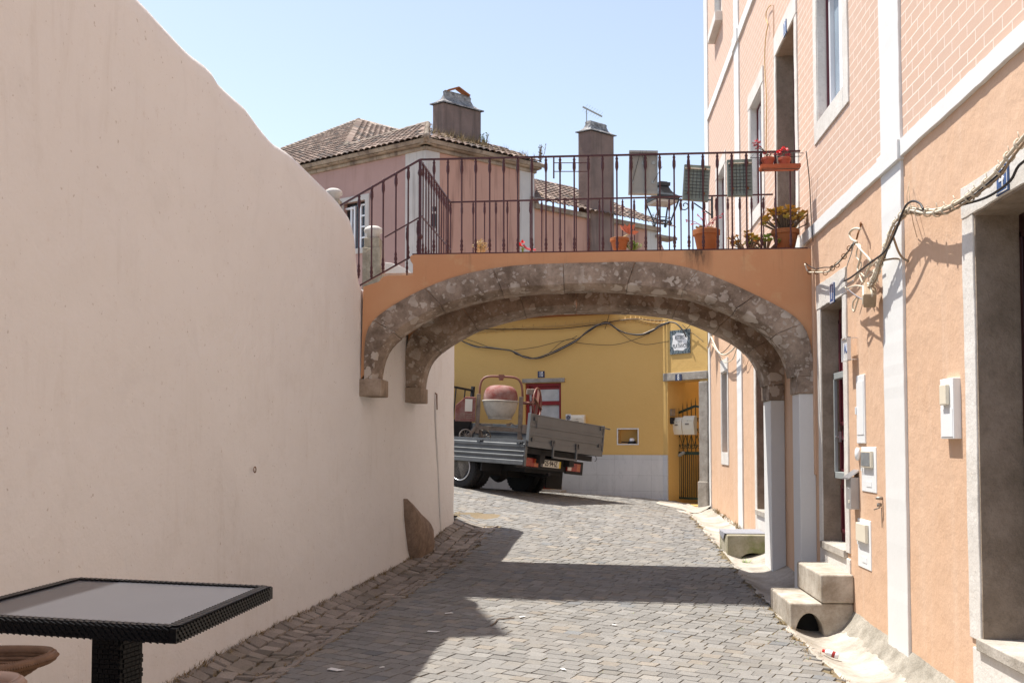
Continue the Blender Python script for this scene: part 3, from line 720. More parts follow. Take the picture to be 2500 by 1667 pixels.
# ------------------------------------------------------------------ carved posts and white parapet at the far side of the stairs
def post(px, ptop, d, wpx, label, zb):
    c = ray(px, ptop) * d; w = wpx / (F / d); th = thing('stone_post', label, 'post', (c.x, c.y, zb), group='carved stone posts of the stairs')
    h = w / 2; zt = c.z; m = MB(); m.box(c.x - h, c.x + h, c.y - h, c.y + h, zb, zt - w * 1.35)
    m.box(c.x - h * .85, c.x + h * .85, c.y - h * .85, c.y + h * .85, zt - w * 1.36, zt - w * .82); m.build('shaft', M['postst'], th, bevel=.012)
    m = MB()
    m.box(c.x - h * .62, c.x - h * .56, c.y - h - .006, c.y - h + .004, zb + .1, zt - w * 1.7); m.box(c.x + h * .56, c.x + h * .62, c.y - h - .006, c.y - h + .004, zb + .1, zt - w * 1.7)
    m.tube([(c.x + h * .59 * math.cos(t), c.y - h - .002, zt - w * 1.7 + h * .5 * math.sin(t)) for t in [math.pi * k / 8 for k in range(9)]], .006, 6); m.build('carved_panel', M['postst'], th)
    m = MB(); m.lathe([(h * .72, 0), (h * .70, w * .28), (h * .98, w * .36), (h * 1.05, w * .46), (h * .92, w * .58), (h * .6, w * .68), (.01, w * .72)], (c.x, c.y, zt - w * .83), n=20); m.build('cap', M['quoin'], th, sm=True)
    return th
post(912, 547, 12.7, 45, 'carved stone post with a domed cap standing behind the stair railing', 1.2)
post(815, 456, 12.7, 42, 'stone post whose pale cap peeks over the pink wall', 1.2)
PP = Plane((0, 12.95), (1, 0)); m = MB(); pts = [(940, 700), (940, 640), (955, 642), (975, 648), (992, 657), (1006, 668), (1012, 690), (1012, 720)]
m.prism([PY(*p, 12.9) for p in pts], (0, .3, 0)); o = m.build('white_parapet', M['whitewash'], bevel=.04); tag(o, 'rounded whitewashed parapet end beside the carved stone post', 'parapet')
# ------------------------------------------------------------------ orange house on the right
OH = thing('orange_house', 'tall apricot house with white bands, scored brick upper storeys and maroon doors', 'house', (2.24, 9, -1.5))
def wy(px): return WALL.hit(px, 1083)[0]
def wz(px, py): return WALL.hit(px, py)[1]
# openings (y0, y1, z0, z1)
doorA = (wy(2060) - .02, 9.70, -.93, 1.285)      # number 7
y0A = WALL.hit(2063, 1000)[0]; y1A = WALL.hit(2005, 760)[0]; doorA = (y0A, y1A, -.93, wz(2030, 739))
doorB = (12.1, WALL.hit(1848.5, 1083)[0], -.87, 1.30)
doorC = (4.55, WALL.hit(2391, 1083)[0], -1.12, 1.325)
winG = (WALL.hit(1777.5, 1000)[0], WALL.hit(1763, 1000)[0], -.137, 1.17)
win1 = (WALL.hit(2060, 150)[0], WALL.hit(1996, 150)[0], 3.09, 4.545)
doorU = (WALL.hit(1942, 200)[0], WALL.hit(1896, 200)[0], 1.90, 4.545)
win2 = (WALL.hit(1861.5, 350)[0], WALL.hit(1833, 350)[0], 3.09, 4.545)
win3 = (WALL.hit(1770.5, 500)[0], WALL.hit(1752, 500)[0], 2.95, 4.49)
win4 = (WALL.hit(1761, 20)[0], WALL.hit(1746.5, 60)[0], 7.05, 8.7)
win0 = (3.2, 4.3, 3.09, 4.545)
print('doorA', doorA, 'B', doorB, 'C', doorC, 'G', winG, 'w1', win1, 'dU', doorU, 'w2', win2, 'w3', win3, 'w4', win4)
Y0, Y1 = -2.0, WALL.hit(1737, 1083)[0]; print('Y1', Y1)
ZB = 2.08
def facade(m, y0, y1, z0, z1, holes, x=2.24, depth=.30):
    ys = sorted({y0, y1} | {h[k] for h in holes for k in (0, 1) if y0 < h[k] < y1}); zs = sorted({z0, z1} | {h[k] for h in holes for k in (2, 3) if z0 < h[k] < z1})
    for a, b in zip(ys, ys[1:]):
        for c, d in zip(zs, zs[1:]):
            if any(h[0] <= (a + b) / 2 <= h[1] and h[2] <= (c + d) / 2 <= h[3] for h in holes): continue
            m.add([(x, a, c), (x, b, c), (x, b, d), (x, a, d)], [(0, 1, 2, 3)])
    for h in holes:
        a, b, c, d = h; c = max(c, z0); d = min(d, z1); X = x + depth
        m.add([(x, a, c), (x, b, c), (x, b, d), (x, a, d), (X, a, c), (X, b, c), (X, b, d), (X, a, d)], [(0, 1, 5, 4), (1, 2, 6, 5), (2, 3, 7, 6), (3, 0, 4, 7)])
m = MB(); facade(m, Y0, Y1, -2.2, ZB, [doorA, doorB, doorC, winG]); m.add([(2.24, Y1, -2.2), (8, Y1, -2.2), (8, Y1, ZB), (2.24, Y1, ZB)], [(0, 1, 2, 3)]); m.build('wall', M['orange'], OH, recalc=False)
m = MB(); facade(m, Y0, Y1, ZB, 9.8, [doorU, win0, win1, win2, win3, win4]); m.add([(2.24, Y1, ZB), (8, Y1, ZB), (8, Y1, 9.8), (2.24, Y1, 9.8)], [(0, 1, 2, 3)]); m.build('brick_wall', M['brick'], OH, recalc=False)
m = MB(); m.box(1.9, 8.3, Y0, Y1 + .3, 9.8, 9.95); m.prism([(1.9, Y0, 9.95), (8.3, Y0, 9.95), (5.1, Y0, 11.2)], (0, Y1 + .3 - Y0, 0)); m.build('roof', M['terra'], OH)
m = MB(); m.box(8.0, 8.1, Y0, Y1, -2.2, 9.8); m.box(2.24, 8, Y0 - .1, Y0, -2.2, 9.8); m.build('rear_wall', M['orange'], OH)
# string courses and pilasters
zsc = (2.022, 2.145); zs2 = (5.86, 6.03)
pil = [(WALL.hit(2217, 1083)[0], WALL.hit(2168, 1083)[0]), (WALL.hit(1815, 1083)[0], WALL.hit(1804, 1083)[0]), (WALL.hit(1737, 1083)[0] - .005, WALL.hit(1729.5, 1083)[0]), (-1.0, -.6)]
print('pil', pil)
for z0, z1 in (zsc, zs2):
    m = MB(); m.wbox(WALL, Y0, Y1 + .02, z0, z1, -.02, .028, False, .008, z0)
    for a, b in pil[:2]: m.pbox(WALL, a - .02, b + .02, z0 - .02, z1 + .002, -.02, .047)
    m.build('string_course', M['white'], OH, bevel=.004)
for a, b in pil: 
    m = MB(); m.wbox(WALL, a, b, -2.0, 9.8, -.3 if a > 17 else -.02, .022, True, .009, a); m.build('pilaster', M['white'], OH)
def frame(name, h, w, wt, wb, mat, off=.012, parent=OH, wide=None, d=.05):
    a, b, c, e = h; m = MB(); wl, wr = wide or (w, w)
    m.wbox(WALL, a - wl, a, c - wb, e, -.02, off, True, .009, a); m.wbox(WALL, b, b + wr, c - wb, e, -.02, off, True, .009, b + 3); m.wbox(WALL, a - wl, b + wr, e, e + wt, -.02, off + .003, False, .008, e)
    if wb: m.pbox(WALL, a, b, c - wb, c, -.02, off + .001)
    return m.build(name, mat, parent, bevel=.004)
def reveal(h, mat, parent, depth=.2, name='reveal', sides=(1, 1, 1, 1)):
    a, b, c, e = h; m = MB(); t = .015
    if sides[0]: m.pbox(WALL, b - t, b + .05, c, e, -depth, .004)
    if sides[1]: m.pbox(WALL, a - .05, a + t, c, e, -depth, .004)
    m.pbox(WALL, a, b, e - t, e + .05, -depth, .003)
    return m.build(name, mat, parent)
def door(h, depth, parent_name='door', split=.5, frame_w=(.14, .14), lint=.2, mat=M['granite'], glazed=True, label=None, leaf=None):
    a, b, c, e = h
    m = MB(); m.pbox(WALL, a + .01, b - .01, c, e, -depth - .05, -depth); d = m.build(parent_name, leaf or M['maroon'], OH, bevel=.003)
    if label: d['label'] = label
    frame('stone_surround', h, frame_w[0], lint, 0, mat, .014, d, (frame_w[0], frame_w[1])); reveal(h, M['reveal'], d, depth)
    m = MB(); n = 2; wv = (b - a) / n
    for i in range(n):
        u0 = a + wv * i + .07; u1 = a + wv * (i + 1) - .05
        for z0, z1 in ((c + .1, c + .55), (c + .66, c + 1.0), (c + 1.1, e - .12)):
            for q in ((u0, u1, z0, z0 + .035), (u0, u1, z1 - .035, z1), (u0, u0 + .035, z0, z1), (u1 - .035, u1, z0, z1)): m.pbox(WALL, *q, -depth, -depth + .018)
    m.pbox(WALL, (a + b) / 2 - .025, (a + b) / 2 + .025, c, e, -depth, -depth + .03)
    m.build('panel_moulding', leaf or M['maroon'], d, bevel=.004)
    return d
dA = door(doorA, .16, lint=.235, frame_w=(.13, .13), label='maroon panelled door with a pale grill above three steps')
dB = door(doorB, .14, lint=.2, label='maroon door beyond the white pier')
dC = door(doorC, .24, leaf=M['maroon_dk'], lint=.186, frame_w=(.2, WALL.hit(2364, 1083)[0] - doorC[1]), label='big near maroon door in a chipped stone surround')
dU = door(doorU, .2, lint=.25, frame_w=(.13, .1), label='upper maroon door opening onto the footbridge')
# threshold stones
for d, h, zz in ((dA, doorA, -.93), (dB, doorB, -.87), (dC, doorC, -1.12)):
    m = MB(); m.pbox(WALL, h[0] - .02, h[1] + .02, zz - .05, zz + .018, -.25, .035); m.build('threshold', M['channel'], d, bevel=.006)
    m = MB(); m.pbox(WALL, h[0] - (.13 if d != dC else .2), h[1] + .13, -1.8, zz - .05, -.03, .012); m.build('threshold_base', M['granite'], d, bevel=.006)
# grill in door A, handle
m = MB(); ga = doorA[1] - .10; z0, z1 = -.32, .66
for u in (ga - .02, ): m.pbox(WALL, u, u + .03, z0, z1, -.11, -.08)
m.pbox(WALL, ga - .6, ga + .01, z0, z0 + .06, -.15, -.08); m.pbox(WALL, ga - .6, ga + .01, z1 - .06, z1, -.15, -.08); m.pbox(WALL, ga - .6, ga - .57, z0, z1, -.11, -.08); m.build('glazing_bar', M['grey_metal'], dA, bevel=.004)
m = MB(); yy = WALL.hit(2053, 1065, -.14)[0]; zz = WALL.hit(2053, 1066, -.14)[1]; m.obox(WALL.pt(yy, zz, -.13), (0, 1, 0), (1, 0, 0), (0, 0, 1), .03, .02, .1); m.tube([WALL.pt(yy, zz, -.13), WALL.pt(yy, zz, -.09), WALL.pt(yy - .06, zz, -.09)], .008, 6); m.build('handle', M['steel'], dA)
# windows
def window(h, name, low=.19, fw=(.15, .15), lint=.2, label=None, mat=M['granite'], sashes=2, glass='winglass', depth=.11, inner=M['pvc']):
    a, b, c, e = h
    m = MB(); t = .035; o0, o1 = -depth - .06, -depth
    for q in ((a, a + t, c, e), (b - t, b, c, e), (a, b, c, c + t), (a, b, e - t, e)): m.pbox(WALL, *q, o0, o1 + .03)
    w = m.build(name, M['maroon'] if inner is not M['rust'] else M['ink'], OH, bevel=.003)
    if label: w['label'] = label
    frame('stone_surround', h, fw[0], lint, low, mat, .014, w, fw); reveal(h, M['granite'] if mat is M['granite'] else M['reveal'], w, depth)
    m = MB(); n = sashes; ww = (b - a - 2 * t) / n
    for i in range(n):
        u0 = a + t + ww * i + .003; u1 = u0 + ww - .006; s = .055
        for q in ((u0, u0 + s, c + t, e - t), (u1 - s, u1, c + t, e - t), (u0 + s, u1 - s, c + t, c + t + s + .01), (u0 + s, u1 - s, e - t - s, e - t)): m.pbox(WALL, *q, o0 + .01, o1 + .012)
    m.build('sash', inner, w, bevel=.004)
    m = MB(); m.pbox(WALL, a + t, b - t, c + t, e - t, o0 + .015, o0 + .03); m.build('pane', M[glass], w)
    return w
window(win1, 'window', label='upstairs window nearest the camera, white sashes in a maroon frame', fw=(.17, .13))
window(win2, 'window', label='upstairs window between the footbridge door and the white pilaster')
window(win3, 'window', label='farthest upstairs window behind the railing', fw=(.14, .14))
window(win0, 'window')
w4 = window(win4, 'window', label='top storey window with a projecting stone sill', low=0, fw=(.0, .0), lint=.0, inner=M['pvc'])
m = MB(); m.pbox(WALL, win4[0] - .12, win4[1] + .12, win4[2] - .15, win4[2] + .01, -.02, .12); m.build('sill', M['granite'], w4, bevel=.008)
for yy in (3.2, 8.7, 11.2): window((yy, yy + 1, 7.05, 8.7), 'window', low=.15)
wg = window(winG, 'window', label='narrow ground floor window with dark glass', low=.2, fw=(.08, .07), lint=.2, mat=M['granite'], glass='glass_dk', inner=M['rust'], depth=.13)
def fr(m, P, a, b, c, d, t, o0, o1):
    for q in ((a, b, c, c + t), (a, b, d - t, d), (a, a + t, c + t, d - t), (b - t, b, c + t, d - t)): m.pbox(P, *q, o0, o1)
# ------------------------------------------------------------------ tall house behind the pink wall (it throws the pointed shadow on the lane)
NH = thing('neighbour_house', 'tall plain house standing behind the pink wall, out of sight', 'house', (-8, 12, -1.2))
cN = V((-4.98, 9.5, 0)); eN = V((-.31, .95, 0)); fN = V((-.95, -.31, 0))
def nb(a, b, c, d, z0, z1): return [cN + eN * a + fN * c + V((0, 0, z0)), cN + eN * b + fN * c + V((0, 0, z0)), cN + eN * b + fN * d + V((0, 0, z0)), cN + eN * a + fN * d + V((0, 0, z0))] + [cN + eN * a + fN * c + V((0, 0, z1)), cN + eN * b + fN * c + V((0, 0, z1)), cN + eN * b + fN * d + V((0, 0, z1)), cN + eN * a + fN * d + V((0, 0, z1))]
m = MB(); m.hexa(nb(.25, 4.2, .25, 6, -1.4, 10.3)); m.build('wall', M['white'], NH)
m = MB(); m.hexa(nb(0, 4.4, 0, 6.2, 10.3, 10.48)); m.build('roof', M['terra'], NH)
NP = Plane((cN + fN * .25).to_2d(), (eN.x, eN.y)); NP = NP if NP.n.x > 0 else Plane((cN + fN * .25).to_2d(), (eN.x, eN.y), True)
for u in (.9, 2.7):
    for z in (4.4, 7.4):
        m = MB(); m.pbox(NP, u, u + .9, z, z + 1.5, -.02, .02); w_ = m.build('window', M['winglass'], NH)
        m = MB(); fr(m, NP, u - .1, u + 1.0, z - .1, z + 1.6, .11, -.02, .05); m.pbox(NP, u + .42, u + .48, z, z + 1.5, .0, .04); m.build('frame', M['granite'], w_)
# ------------------------------------------------------------------ steps in front of the doors
def block(m, x0, x1, y0, y1, ztop_, zlow, notch=None):
    if notch:
        c, r, h, zb = notch; poly = [(x0, zlow), (c - r, zlow)] + [(c - r * math.cos(t), zb + h * math.sin(t)) for t in [math.pi * k / 14 for k in range(15)]] + [(c + r, zlow), (x1, zlow), (x1, ztop_), (x0, ztop_)]
    else: poly = [(x0, zlow), (x1, zlow), (x1, ztop_), (x0, ztop_)]
    m.prism([(x, y0, z) for x, z in poly], (0, y1 - y0, 0))
ST = thing('door_steps', 'two concrete steps over a round drain hole, under the near grilled door', 'steps', (1.95, 9, -1.6))
def shape(p): return p
A1 = PY(1941, 1496, 8.62); A2 = PY(2012, 1540, 8.62)
m = MB(); block(m, 1.715, 2.238, 8.62, 9.56, -1.342, -1.75, ((A1.x + A2.x) / 2, (A2.x - A1.x) / 2, A1.z + 1.64, -1.64)); m.build('lower_step', M['concrete'], ST, bevel=.014)
m = MB(); block(m, 1.965, 2.238, 8.60, 9.56, -1.098, -1.336); m.build('upper_step', M['concrete'], ST, bevel=.014)
m = MB(); m.box(1.74, 2.22, 8.80, 9.5, -1.7, -1.36); m.build('hole_shade_block', M['black'], ST)  # solid black block painting the shade inside the opening
SF = thing('door_steps', 'mossy concrete step with a grey doormat, beyond the white piers', 'steps', (1.95, 12.8, -1.5))
m = MB(); block(m, 1.73, 2.238, 12.47, 13.20, -1.118, -1.6, (2.04, .17, .12, -1.46)); m.build('step_block', M['mossy'], SF, bevel=.02)
m = MB(); m.box(1.76, 2.2, 12.6, 13.1, -1.6, -1.3); m.build('hole_shade_block', M['black'], SF)  # black filler block, painted shade under the far step
m = MB(); m.box(1.722, 2.22, 12.56, 13.19, -1.116, -1.104); m.prism([(1.722, 12.6, -1.106), (1.722, 13.1, -1.106), (1.722, 13.1, -1.16), (1.722, 12.75, -1.20)], (-.008, 0, 0)); dm = m.build('doormat', M['mat'], bevel=.004); tag(dm, 'grey doormat folded over the edge of the mossy step', 'doormat')
# ------------------------------------------------------------------ number tiles
def wtext(s, px, py, off, size, mat, parent, sx=1, bold=0, P=WALL):
    u, z = P.hit(px, py, off); return text(s, size, mat, parent, plane_matrix(P, u, z, off), sx=sx, bold=bold)
def plate(P, px0, py0, px1, py1, off, th, mat, name, label, cat, bev=.003, parent=None):
    u0, z0 = P.hit(px0, py0, off); u1, z1 = P.hit(px1, py1, off); m = MB(); m.pbox(P, min(u0, u1), max(u0, u1), min(z0, z1), max(z0, z1), off - th, off)
    o = m.build(name, mat, parent, bevel=bev)
    if parent is None: tag(o, label, cat)
    return o, (min(u0, u1), max(u0, u1), min(z0, z1), max(z0, z1))
def tile(P, u0, u1, z0, z1, off, s, mat, label, size, sx=.8, bord=True):
    m = MB(); m.pbox(P, u0, u1, z0, z1, off, off + .01); o = m.build('number_plate', mat, bevel=.002); tag(o, label, 'number plate', 'enamel house number plates')
    m = MB(); t = .006
    for q in ((u0 + .006, u1 - .006, z0 + .006, z0 + .006 + t), (u0 + .006, u1 - .006, z1 - .012, z1 - .006), (u0 + .006, u0 + .012, z0 + .012, z1 - .012), (u1 - .012, u1 - .006, z0 + .012, z1 - .012)): m.pbox(P, *q, off + .01, off + .0115)
    if bord: m.build('border', M['sign_white'], o)
    if s: text(s, size, M['sign_white'], o, plane_matrix(P, (u0 + u1) / 2, (z0 + z1) / 2, off + .011), sx=sx, bold=.0005)
    return o
uA = (doorA[0] + doorA[1]) / 2 
cu, czz = WALL.hit(2030, 716, .03)
tile(WALL, cu - .075, cu + .075, czz - .09, czz + .09, .018, '1', M['blue'], 'blue number plate on the lintel over the grilled maroon door', .17)
cu, czz = WALL.hit(1915, 70, .03); tile(WALL, cu - .07, cu + .07, czz - .08, czz + .08, .018, '1', M['blue'], 'blue number plate on the lintel of the upper door above the footbridge', .16)
cu, czz = WALL.hit(2449, 436, .02); tile(WALL, cu - .075, cu + .075, czz - .08, czz + .08, .018, '4', M['blue'], 'blue number plate on the big near lintel, crossed by a cable', .16)
# ------------------------------------------------------------------ boxes on the orange wall
def wallbox(px0, py0, px1, py1, off, mat, name, label, cat, parts=(), group=None):
    u0, z1 = WALL.hit(px1, py0, off); u1, z0 = WALL.hit(px0, py1, off)
    m = MB(); m.pbox(WALL, u0, u1, z0, z1, -.02, off); o = m.build(name, mat, bevel=.004); tag(o, label, cat, group); return o, (u0, u1, z0, z1)
o, (a, b, c, d) = wallbox(2297, 921, 2326, 1071, .045, M['box_white'], 'meter_box', 'white projecting meter box on the orange wall beside the big near door', 'meter box', group='utility boxes on the orange wall')
w = b - a; h = d - c
m = MB(); m.pbox(WALL, a + w * .25, b - w * .25, c + h * .56, d - h * .1, .045, .07); m.build('window_hood', M['cream'], o, bevel=.006)
m = MB(); m.pbox(WALL, a + .012, b - .012, c + .012, c + h * .5, .045, .048); m.build('door_panel', M['box_white'], o, bevel=.002)
o, (a, b, c, d) = wallbox(2092, 913, 2109, 1082, .012, M['box_white'], 'meter_box', 'tall narrow white flush box, topmost beside the grilled door', 'meter box', group='utility boxes on the orange wall')
m = MB(); m.pbox(WALL, a + .02, b - .02, c + .07, d - .05, .012, .016); m.build('door_panel', M['box_white'], o, bevel=.002)
m = MB(); zz = (c + d) / 2 - .01; m.pbox(WALL, b - .03, b - .012, zz - .03, zz + .03, .012, .028); m.build('latch', M['box_white'], o, bevel=.003)
o, (a, b, c, d) = wallbox(2104, 1091, 2138, 1198, .006, M['box_white'], 'meter_box', 'white flush meter box with a grey window, middle one by the grilled door', 'meter box', group='utility boxes on the orange wall')
w = b - a; h = d - c
m = MB(); m.pbox(WALL, a + w * .16, b - w * .16, c + h * .54, d - h * .08, .006, .03); m.build('window_hood', M['cream'], o, bevel=.006)
m = MB(); m.pbox(WALL, a + w * .2, b - w * .2, c + h * .58, d - h * .12, .03, .032); m.build('window', M['box_glass'], o)
m = MB(); m.pbox(WALL, a + w * .3, b - w * .35, c + h * .12, c + h * .24, .006, .009); m.build('vent', M['box_white'], o); m = MB(); m.pbox(WALL, b - w * .12, b - w * .06, c + h * .46, c + h * .54, .006, .018); m.build('latch', M['box_white'], o)
o, (a, b, c, d) = wallbox(2095, 1272, 2125, 1380, .006, M['box_white'], 'meter_box', 'lowest white flush meter box with a blank cover, below the steel mailbox', 'meter box', group='utility boxes on the orange wall')
w = b - a; h = d - c
m = MB(); m.pbox(WALL, a + w * .14, b - w * .12, c + h * .54, d - h * .08, .006, .035); m.build('window_hood', M['cream'], o, bevel=.006)
m = MB(); m.pbox(WALL, a + w * .3, b - w * .35, c + h * .12, c + h * .24, .006, .009); m.build('vent', M['box_white'], o); m = MB(); m.pbox(WALL, b - w * .12, b - w * .06, c + h * .46, c + h * .54, .006, .018); m.build('latch', M['box_white'], o)
u0, z1 = WALL.hit(2089, 1093, .03); m = MB(); m.lathe([(.001, 0), (.032, .002), (.034, .02), (.026, .032), (.001, .036)], WALL.pt(u0, z1 - .05, 0), WALL.n, 20); m.v = [(x, y, z1 - .05 + (z - z1 + .05) * 1.6) for x, y, z in m.v]
tag(m.build('doorbell', M['box_white'], sm=True), 'small white oval bell cover beside the steel mailbox', 'doorbell')
# steel mailbox
u0 = WALL.hit(2098, 1200)[0]; u1 = WALL.hit(2065, 1200, .07)[0]; zt = WALL.hit(2098, 1146)[1]; zb = WALL.hit(2098, 1243)[1]; zs = WALL.hit(2078, 1164, .07)[1]
MBX = thing('mailbox', 'steel mailbox with a sloping lid on the orange wall between the meter boxes', 'mailbox', WALL.pt(u0, zb, 0))
m = MB(); m.pbox(WALL, u0, u1, zb, zs - .004, 0, .07); m.build('body', M['inox'], MBX, bevel=.003)
m = MB(); P = [WALL.pt(u0 - .008, zs - .022, .095), WALL.pt(u0 - .008, zs - .008, .095), WALL.pt(u0 - .008, zt, 0), WALL.pt(u0 - .008, zt - .016, 0)]; m.prism(P, WALL.u * (u1 - u0 + .016)); m.build('lid', M['steel'], MBX, bevel=.002)
m = MB(); m.pbox(WALL, u0 + .03, u0 + .06, zb + .05, zb + .075, .07, .074); m.build('name_card', M['cream'], MBX)
m = MB(); m.lathe([(.006, 0), (.006, .008)], WALL.pt((u0 + u1) / 2, zb + .17, .07), WALL.n, 10); m.build('lock', M['steel'], MBX)
# clear plastic notice holder
u0 = WALL.hit(2094, 860)[0]; u1 = WALL.hit(2079, 860)[0]; z1 = WALL.hit(2066, 824, .07)[1]; z0 = WALL.hit(2066, 882, .07)[1]
H_ = thing('notice_holder', 'clear plastic notice holder standing off the wall beside the grilled maroon door', 'notice holder', WALL.pt(u0, z0, 0))
m = MB(); t = .004
for q in ((u0, u1, z0, z0 + t), (u0, u1, z1 - t, z1), (u0, u0 + t, z0, z1), (u1 - t, u1, z0, z1)): m.pbox(WALL, *q, .055, .085)
m.build('edge', M['perspex'], H_)
m = MB(); m.pbox(WALL, u0 + .012, u1 - .012, z0 + .012, z1 - .012, .066, .072); m.build('sheet', M['perspex'], H_)
m = MB(); 
for z in (z0 + .01, z1 - .01): m.tube([WALL.pt(u0, z, 0), WALL.pt(u0, z, .055)], .004, 6)
m.build('bracket', M['steel'], H_)
text('AL', .11, M['blue'], H_, plane_matrix(WALL, (u0 + u1) / 2, lerp(z0, z1, .52), .0725), sx=.8, bold=.001)
# small tap valve and hole on the wall
u0, z0 = WALL.hit(2145, 1222, .03); m = MB(); m.lathe([(.012, 0), (.014, .02), (.009, .05)], WALL.pt(u0, z0 + .02, 0), WALL.n, 10); m.lathe([(.014, 0), (.014, .03)], WALL.pt(u0, z0 - .03, .01), WALL.n, 10); m.tube([WALL.pt(u0, z0 - .05, .02), WALL.pt(u0 + .05, z0 - .07, .05)], .005, 6); m.tube([WALL.pt(u0, z0 - .05, .01), WALL.pt(u0 - .01, z0 - .2, .01)], .003, 5)
tag(m.build('tap_stub', M['rim'], sm=True), 'small corroded tap stub on the orange wall below the meter boxes', 'tap')
# ------------------------------------------------------------------ cables
def wpts(pts, off, P=WALL, o=(0, 0), s=1, jit=0, seed=0):
    rnd = random.Random(seed); out = []
    for i, p in enumerate(pts):
        f = off[i] if isinstance(off, (list, tuple)) else off
        px = o[0] + p[0] / s; py = o[1] + p[1] / s
        u, z = P.hit(px, py, f); out.append(P.pt(u + rnd.uniform(-jit, jit), z + rnd.uniform(-jit, jit), f + rnd.uniform(-jit, jit)))
    return out
def spline(pts, k=5):
    out = []; n = len(pts)
    for i in range(n - 1):
        p0 = pts[max(0, i - 1)]; p1 = pts[i]; p2 = pts[i + 1]; p3 = pts[min(n - 1, i + 2)]
        for j in range(k):
            t = j / k; out.append(.5 * ((2 * p1) + (p2 - p0) * t + (2 * p0 - 5 * p1 + 4 * p2 - p3) * t * t + (3 * p1 - p0 - 3 * p2 + p3) * t ** 3))
    out.append(pts[-1]); return out
O7 = (1900, 400); S7 = 2.613
near = [(2560, 270), (2500, 339), (2464, 383), (2433, 426), (2388, 464), (2367, 482), (2324, 505), (2296, 518), (2265, 519), (2236, 516), (2218, 513), (2202, 526), (2183, 553), (2168, 591), (2153, 630), (2145, 650), (2137, 676), (2126, 695)]
CB = thing('cable_bundle', 'bundle of cream cables tied with straps, sagging across the orange wall to the near door', 'cable bundle', (2.1, 6.5, 1))
for k, (r_, mt, dz) in enumerate(((.0095, 'cable_w', 0), (.008, 'cable_w', .016), (.007, 'cable_br', -.012), (.006, 'cable_b', .006))):
    m = MB(); p = wpts(near, [.10 + .012 * (k == 2)] * len(near), jit=.006, seed=k); p = [q + V((.010 * (k - 1), 0, dz)) for q in p]; m.tube(spline(p), r_, 7); m.build('cable', M[mt], CB, sm=True)
base = spline(wpts(near, .10), 4)
for i in range(2, len(base) - 2, 3):
    m = MB(); p = base[i]; d = (base[i + 1] - base[i - 1]).normalized(); a1 = d.orthogonal().normalized(); a2 = d.cross(a1)
    for q in (-.006, .006): m.tube([p + d * q + (a1 * math.cos(t) + a2 * math.sin(t)) * .026 for t in [6.283 * j / 10 for j in range(10)]], .004, 5, closed=True)
    e = V((0, random.uniform(-.3, .3), 1)).normalized(); m.tube([p + e * .02, p + e * random.uniform(.04, .06) + V((-.01, 0, 0))], .003, 4)
    m.build('tie', M['cable_w'], CB, sm=True)
m = MB(); blk = [(925, 290), (905, 255), (865, 238), (825, 255), (798, 300), (765, 390), (725, 485), (680, 560), (600, 622), (520, 682), (460, 727), (420, 748)]
m.tube(spline(wpts(blk, .13, o=O7, s=S7)), .0075, 7); m.build('black_cable', M['cable_b'], CB, sm=True)
m = MB(); m.tube(spline(wpts([(725, 440), (745, 500), (765, 555), (790, 595), (830, 622)], [.11, .09, .06, .03, .01], o=O7, s=S7)), .008, 7); m.tube(spline(wpts([(655, 622), (690, 612), (740, 605), (790, 610)], [.11, .08, .05, .01], o=O7, s=S7)), .007, 7); m.build('branch_cable', M['cable_br'], CB, sm=True)
m = MB(); m.tube(wpts([(838, 110), (835, 160), (842, 270), (862, 380), (886, 470)], [.02, .05, .09, .05, .004], o=O7, s=S7), .0025, 5); m.tube(wpts([(838, 110), (820, 200), (825, 290)], [.02, .04, .1], o=O7, s=S7), .003, 5); m.build('hanging_wire', M['cable_br'], CB, sm=True)
m = MB(); m.tube(spline(wpts([(2620, 350), (2500, 394), (2468, 440), (2430, 470), (2396, 487), (2350, 500)], [.06, .06, .05, .04, .05, .09])), .0075, 7); m.build('grey_cable', M['cable_b'], CB, sm=True)
JB = thing('junction_box', 'weathered cream junction box hanging in a knot of cables left of the white pilaster', 'junction box', (2.15, 7.9, .9))
u, z = WALL.hit(1900 + 575 / S7, 400 + 835 / S7, .1); c = WALL.pt(u, z, .09); ax = V((-.2, -.75, -.62)).normalized(); up = V((-.1, -.6, .78)); up = (up - ax * up.dot(ax)).normalized(); sd = ax.cross(up)
m = MB(); m.obox(c, ax, up, sd, .19, .12, .09); m.build('box', M['cable_br'], JB, bevel=.01)
m = MB(); m.obox(c + sd * (.048 if sd.x < 0 else -.048), ax, up, sd, .15, .085, .01); m.lathe([(.02, 0), (.022, .02), (.012, .02), (.012, 0)], c + up * .06 - ax * .04, up, 12); m.build('cover', M['cream'], JB, bevel=.004)
KN = thing('cable_knot', 'tangle of looped cream cables hung from an iron nail above the grilled maroon door', 'cable bundle', (2.15, 8.6, 1.3))
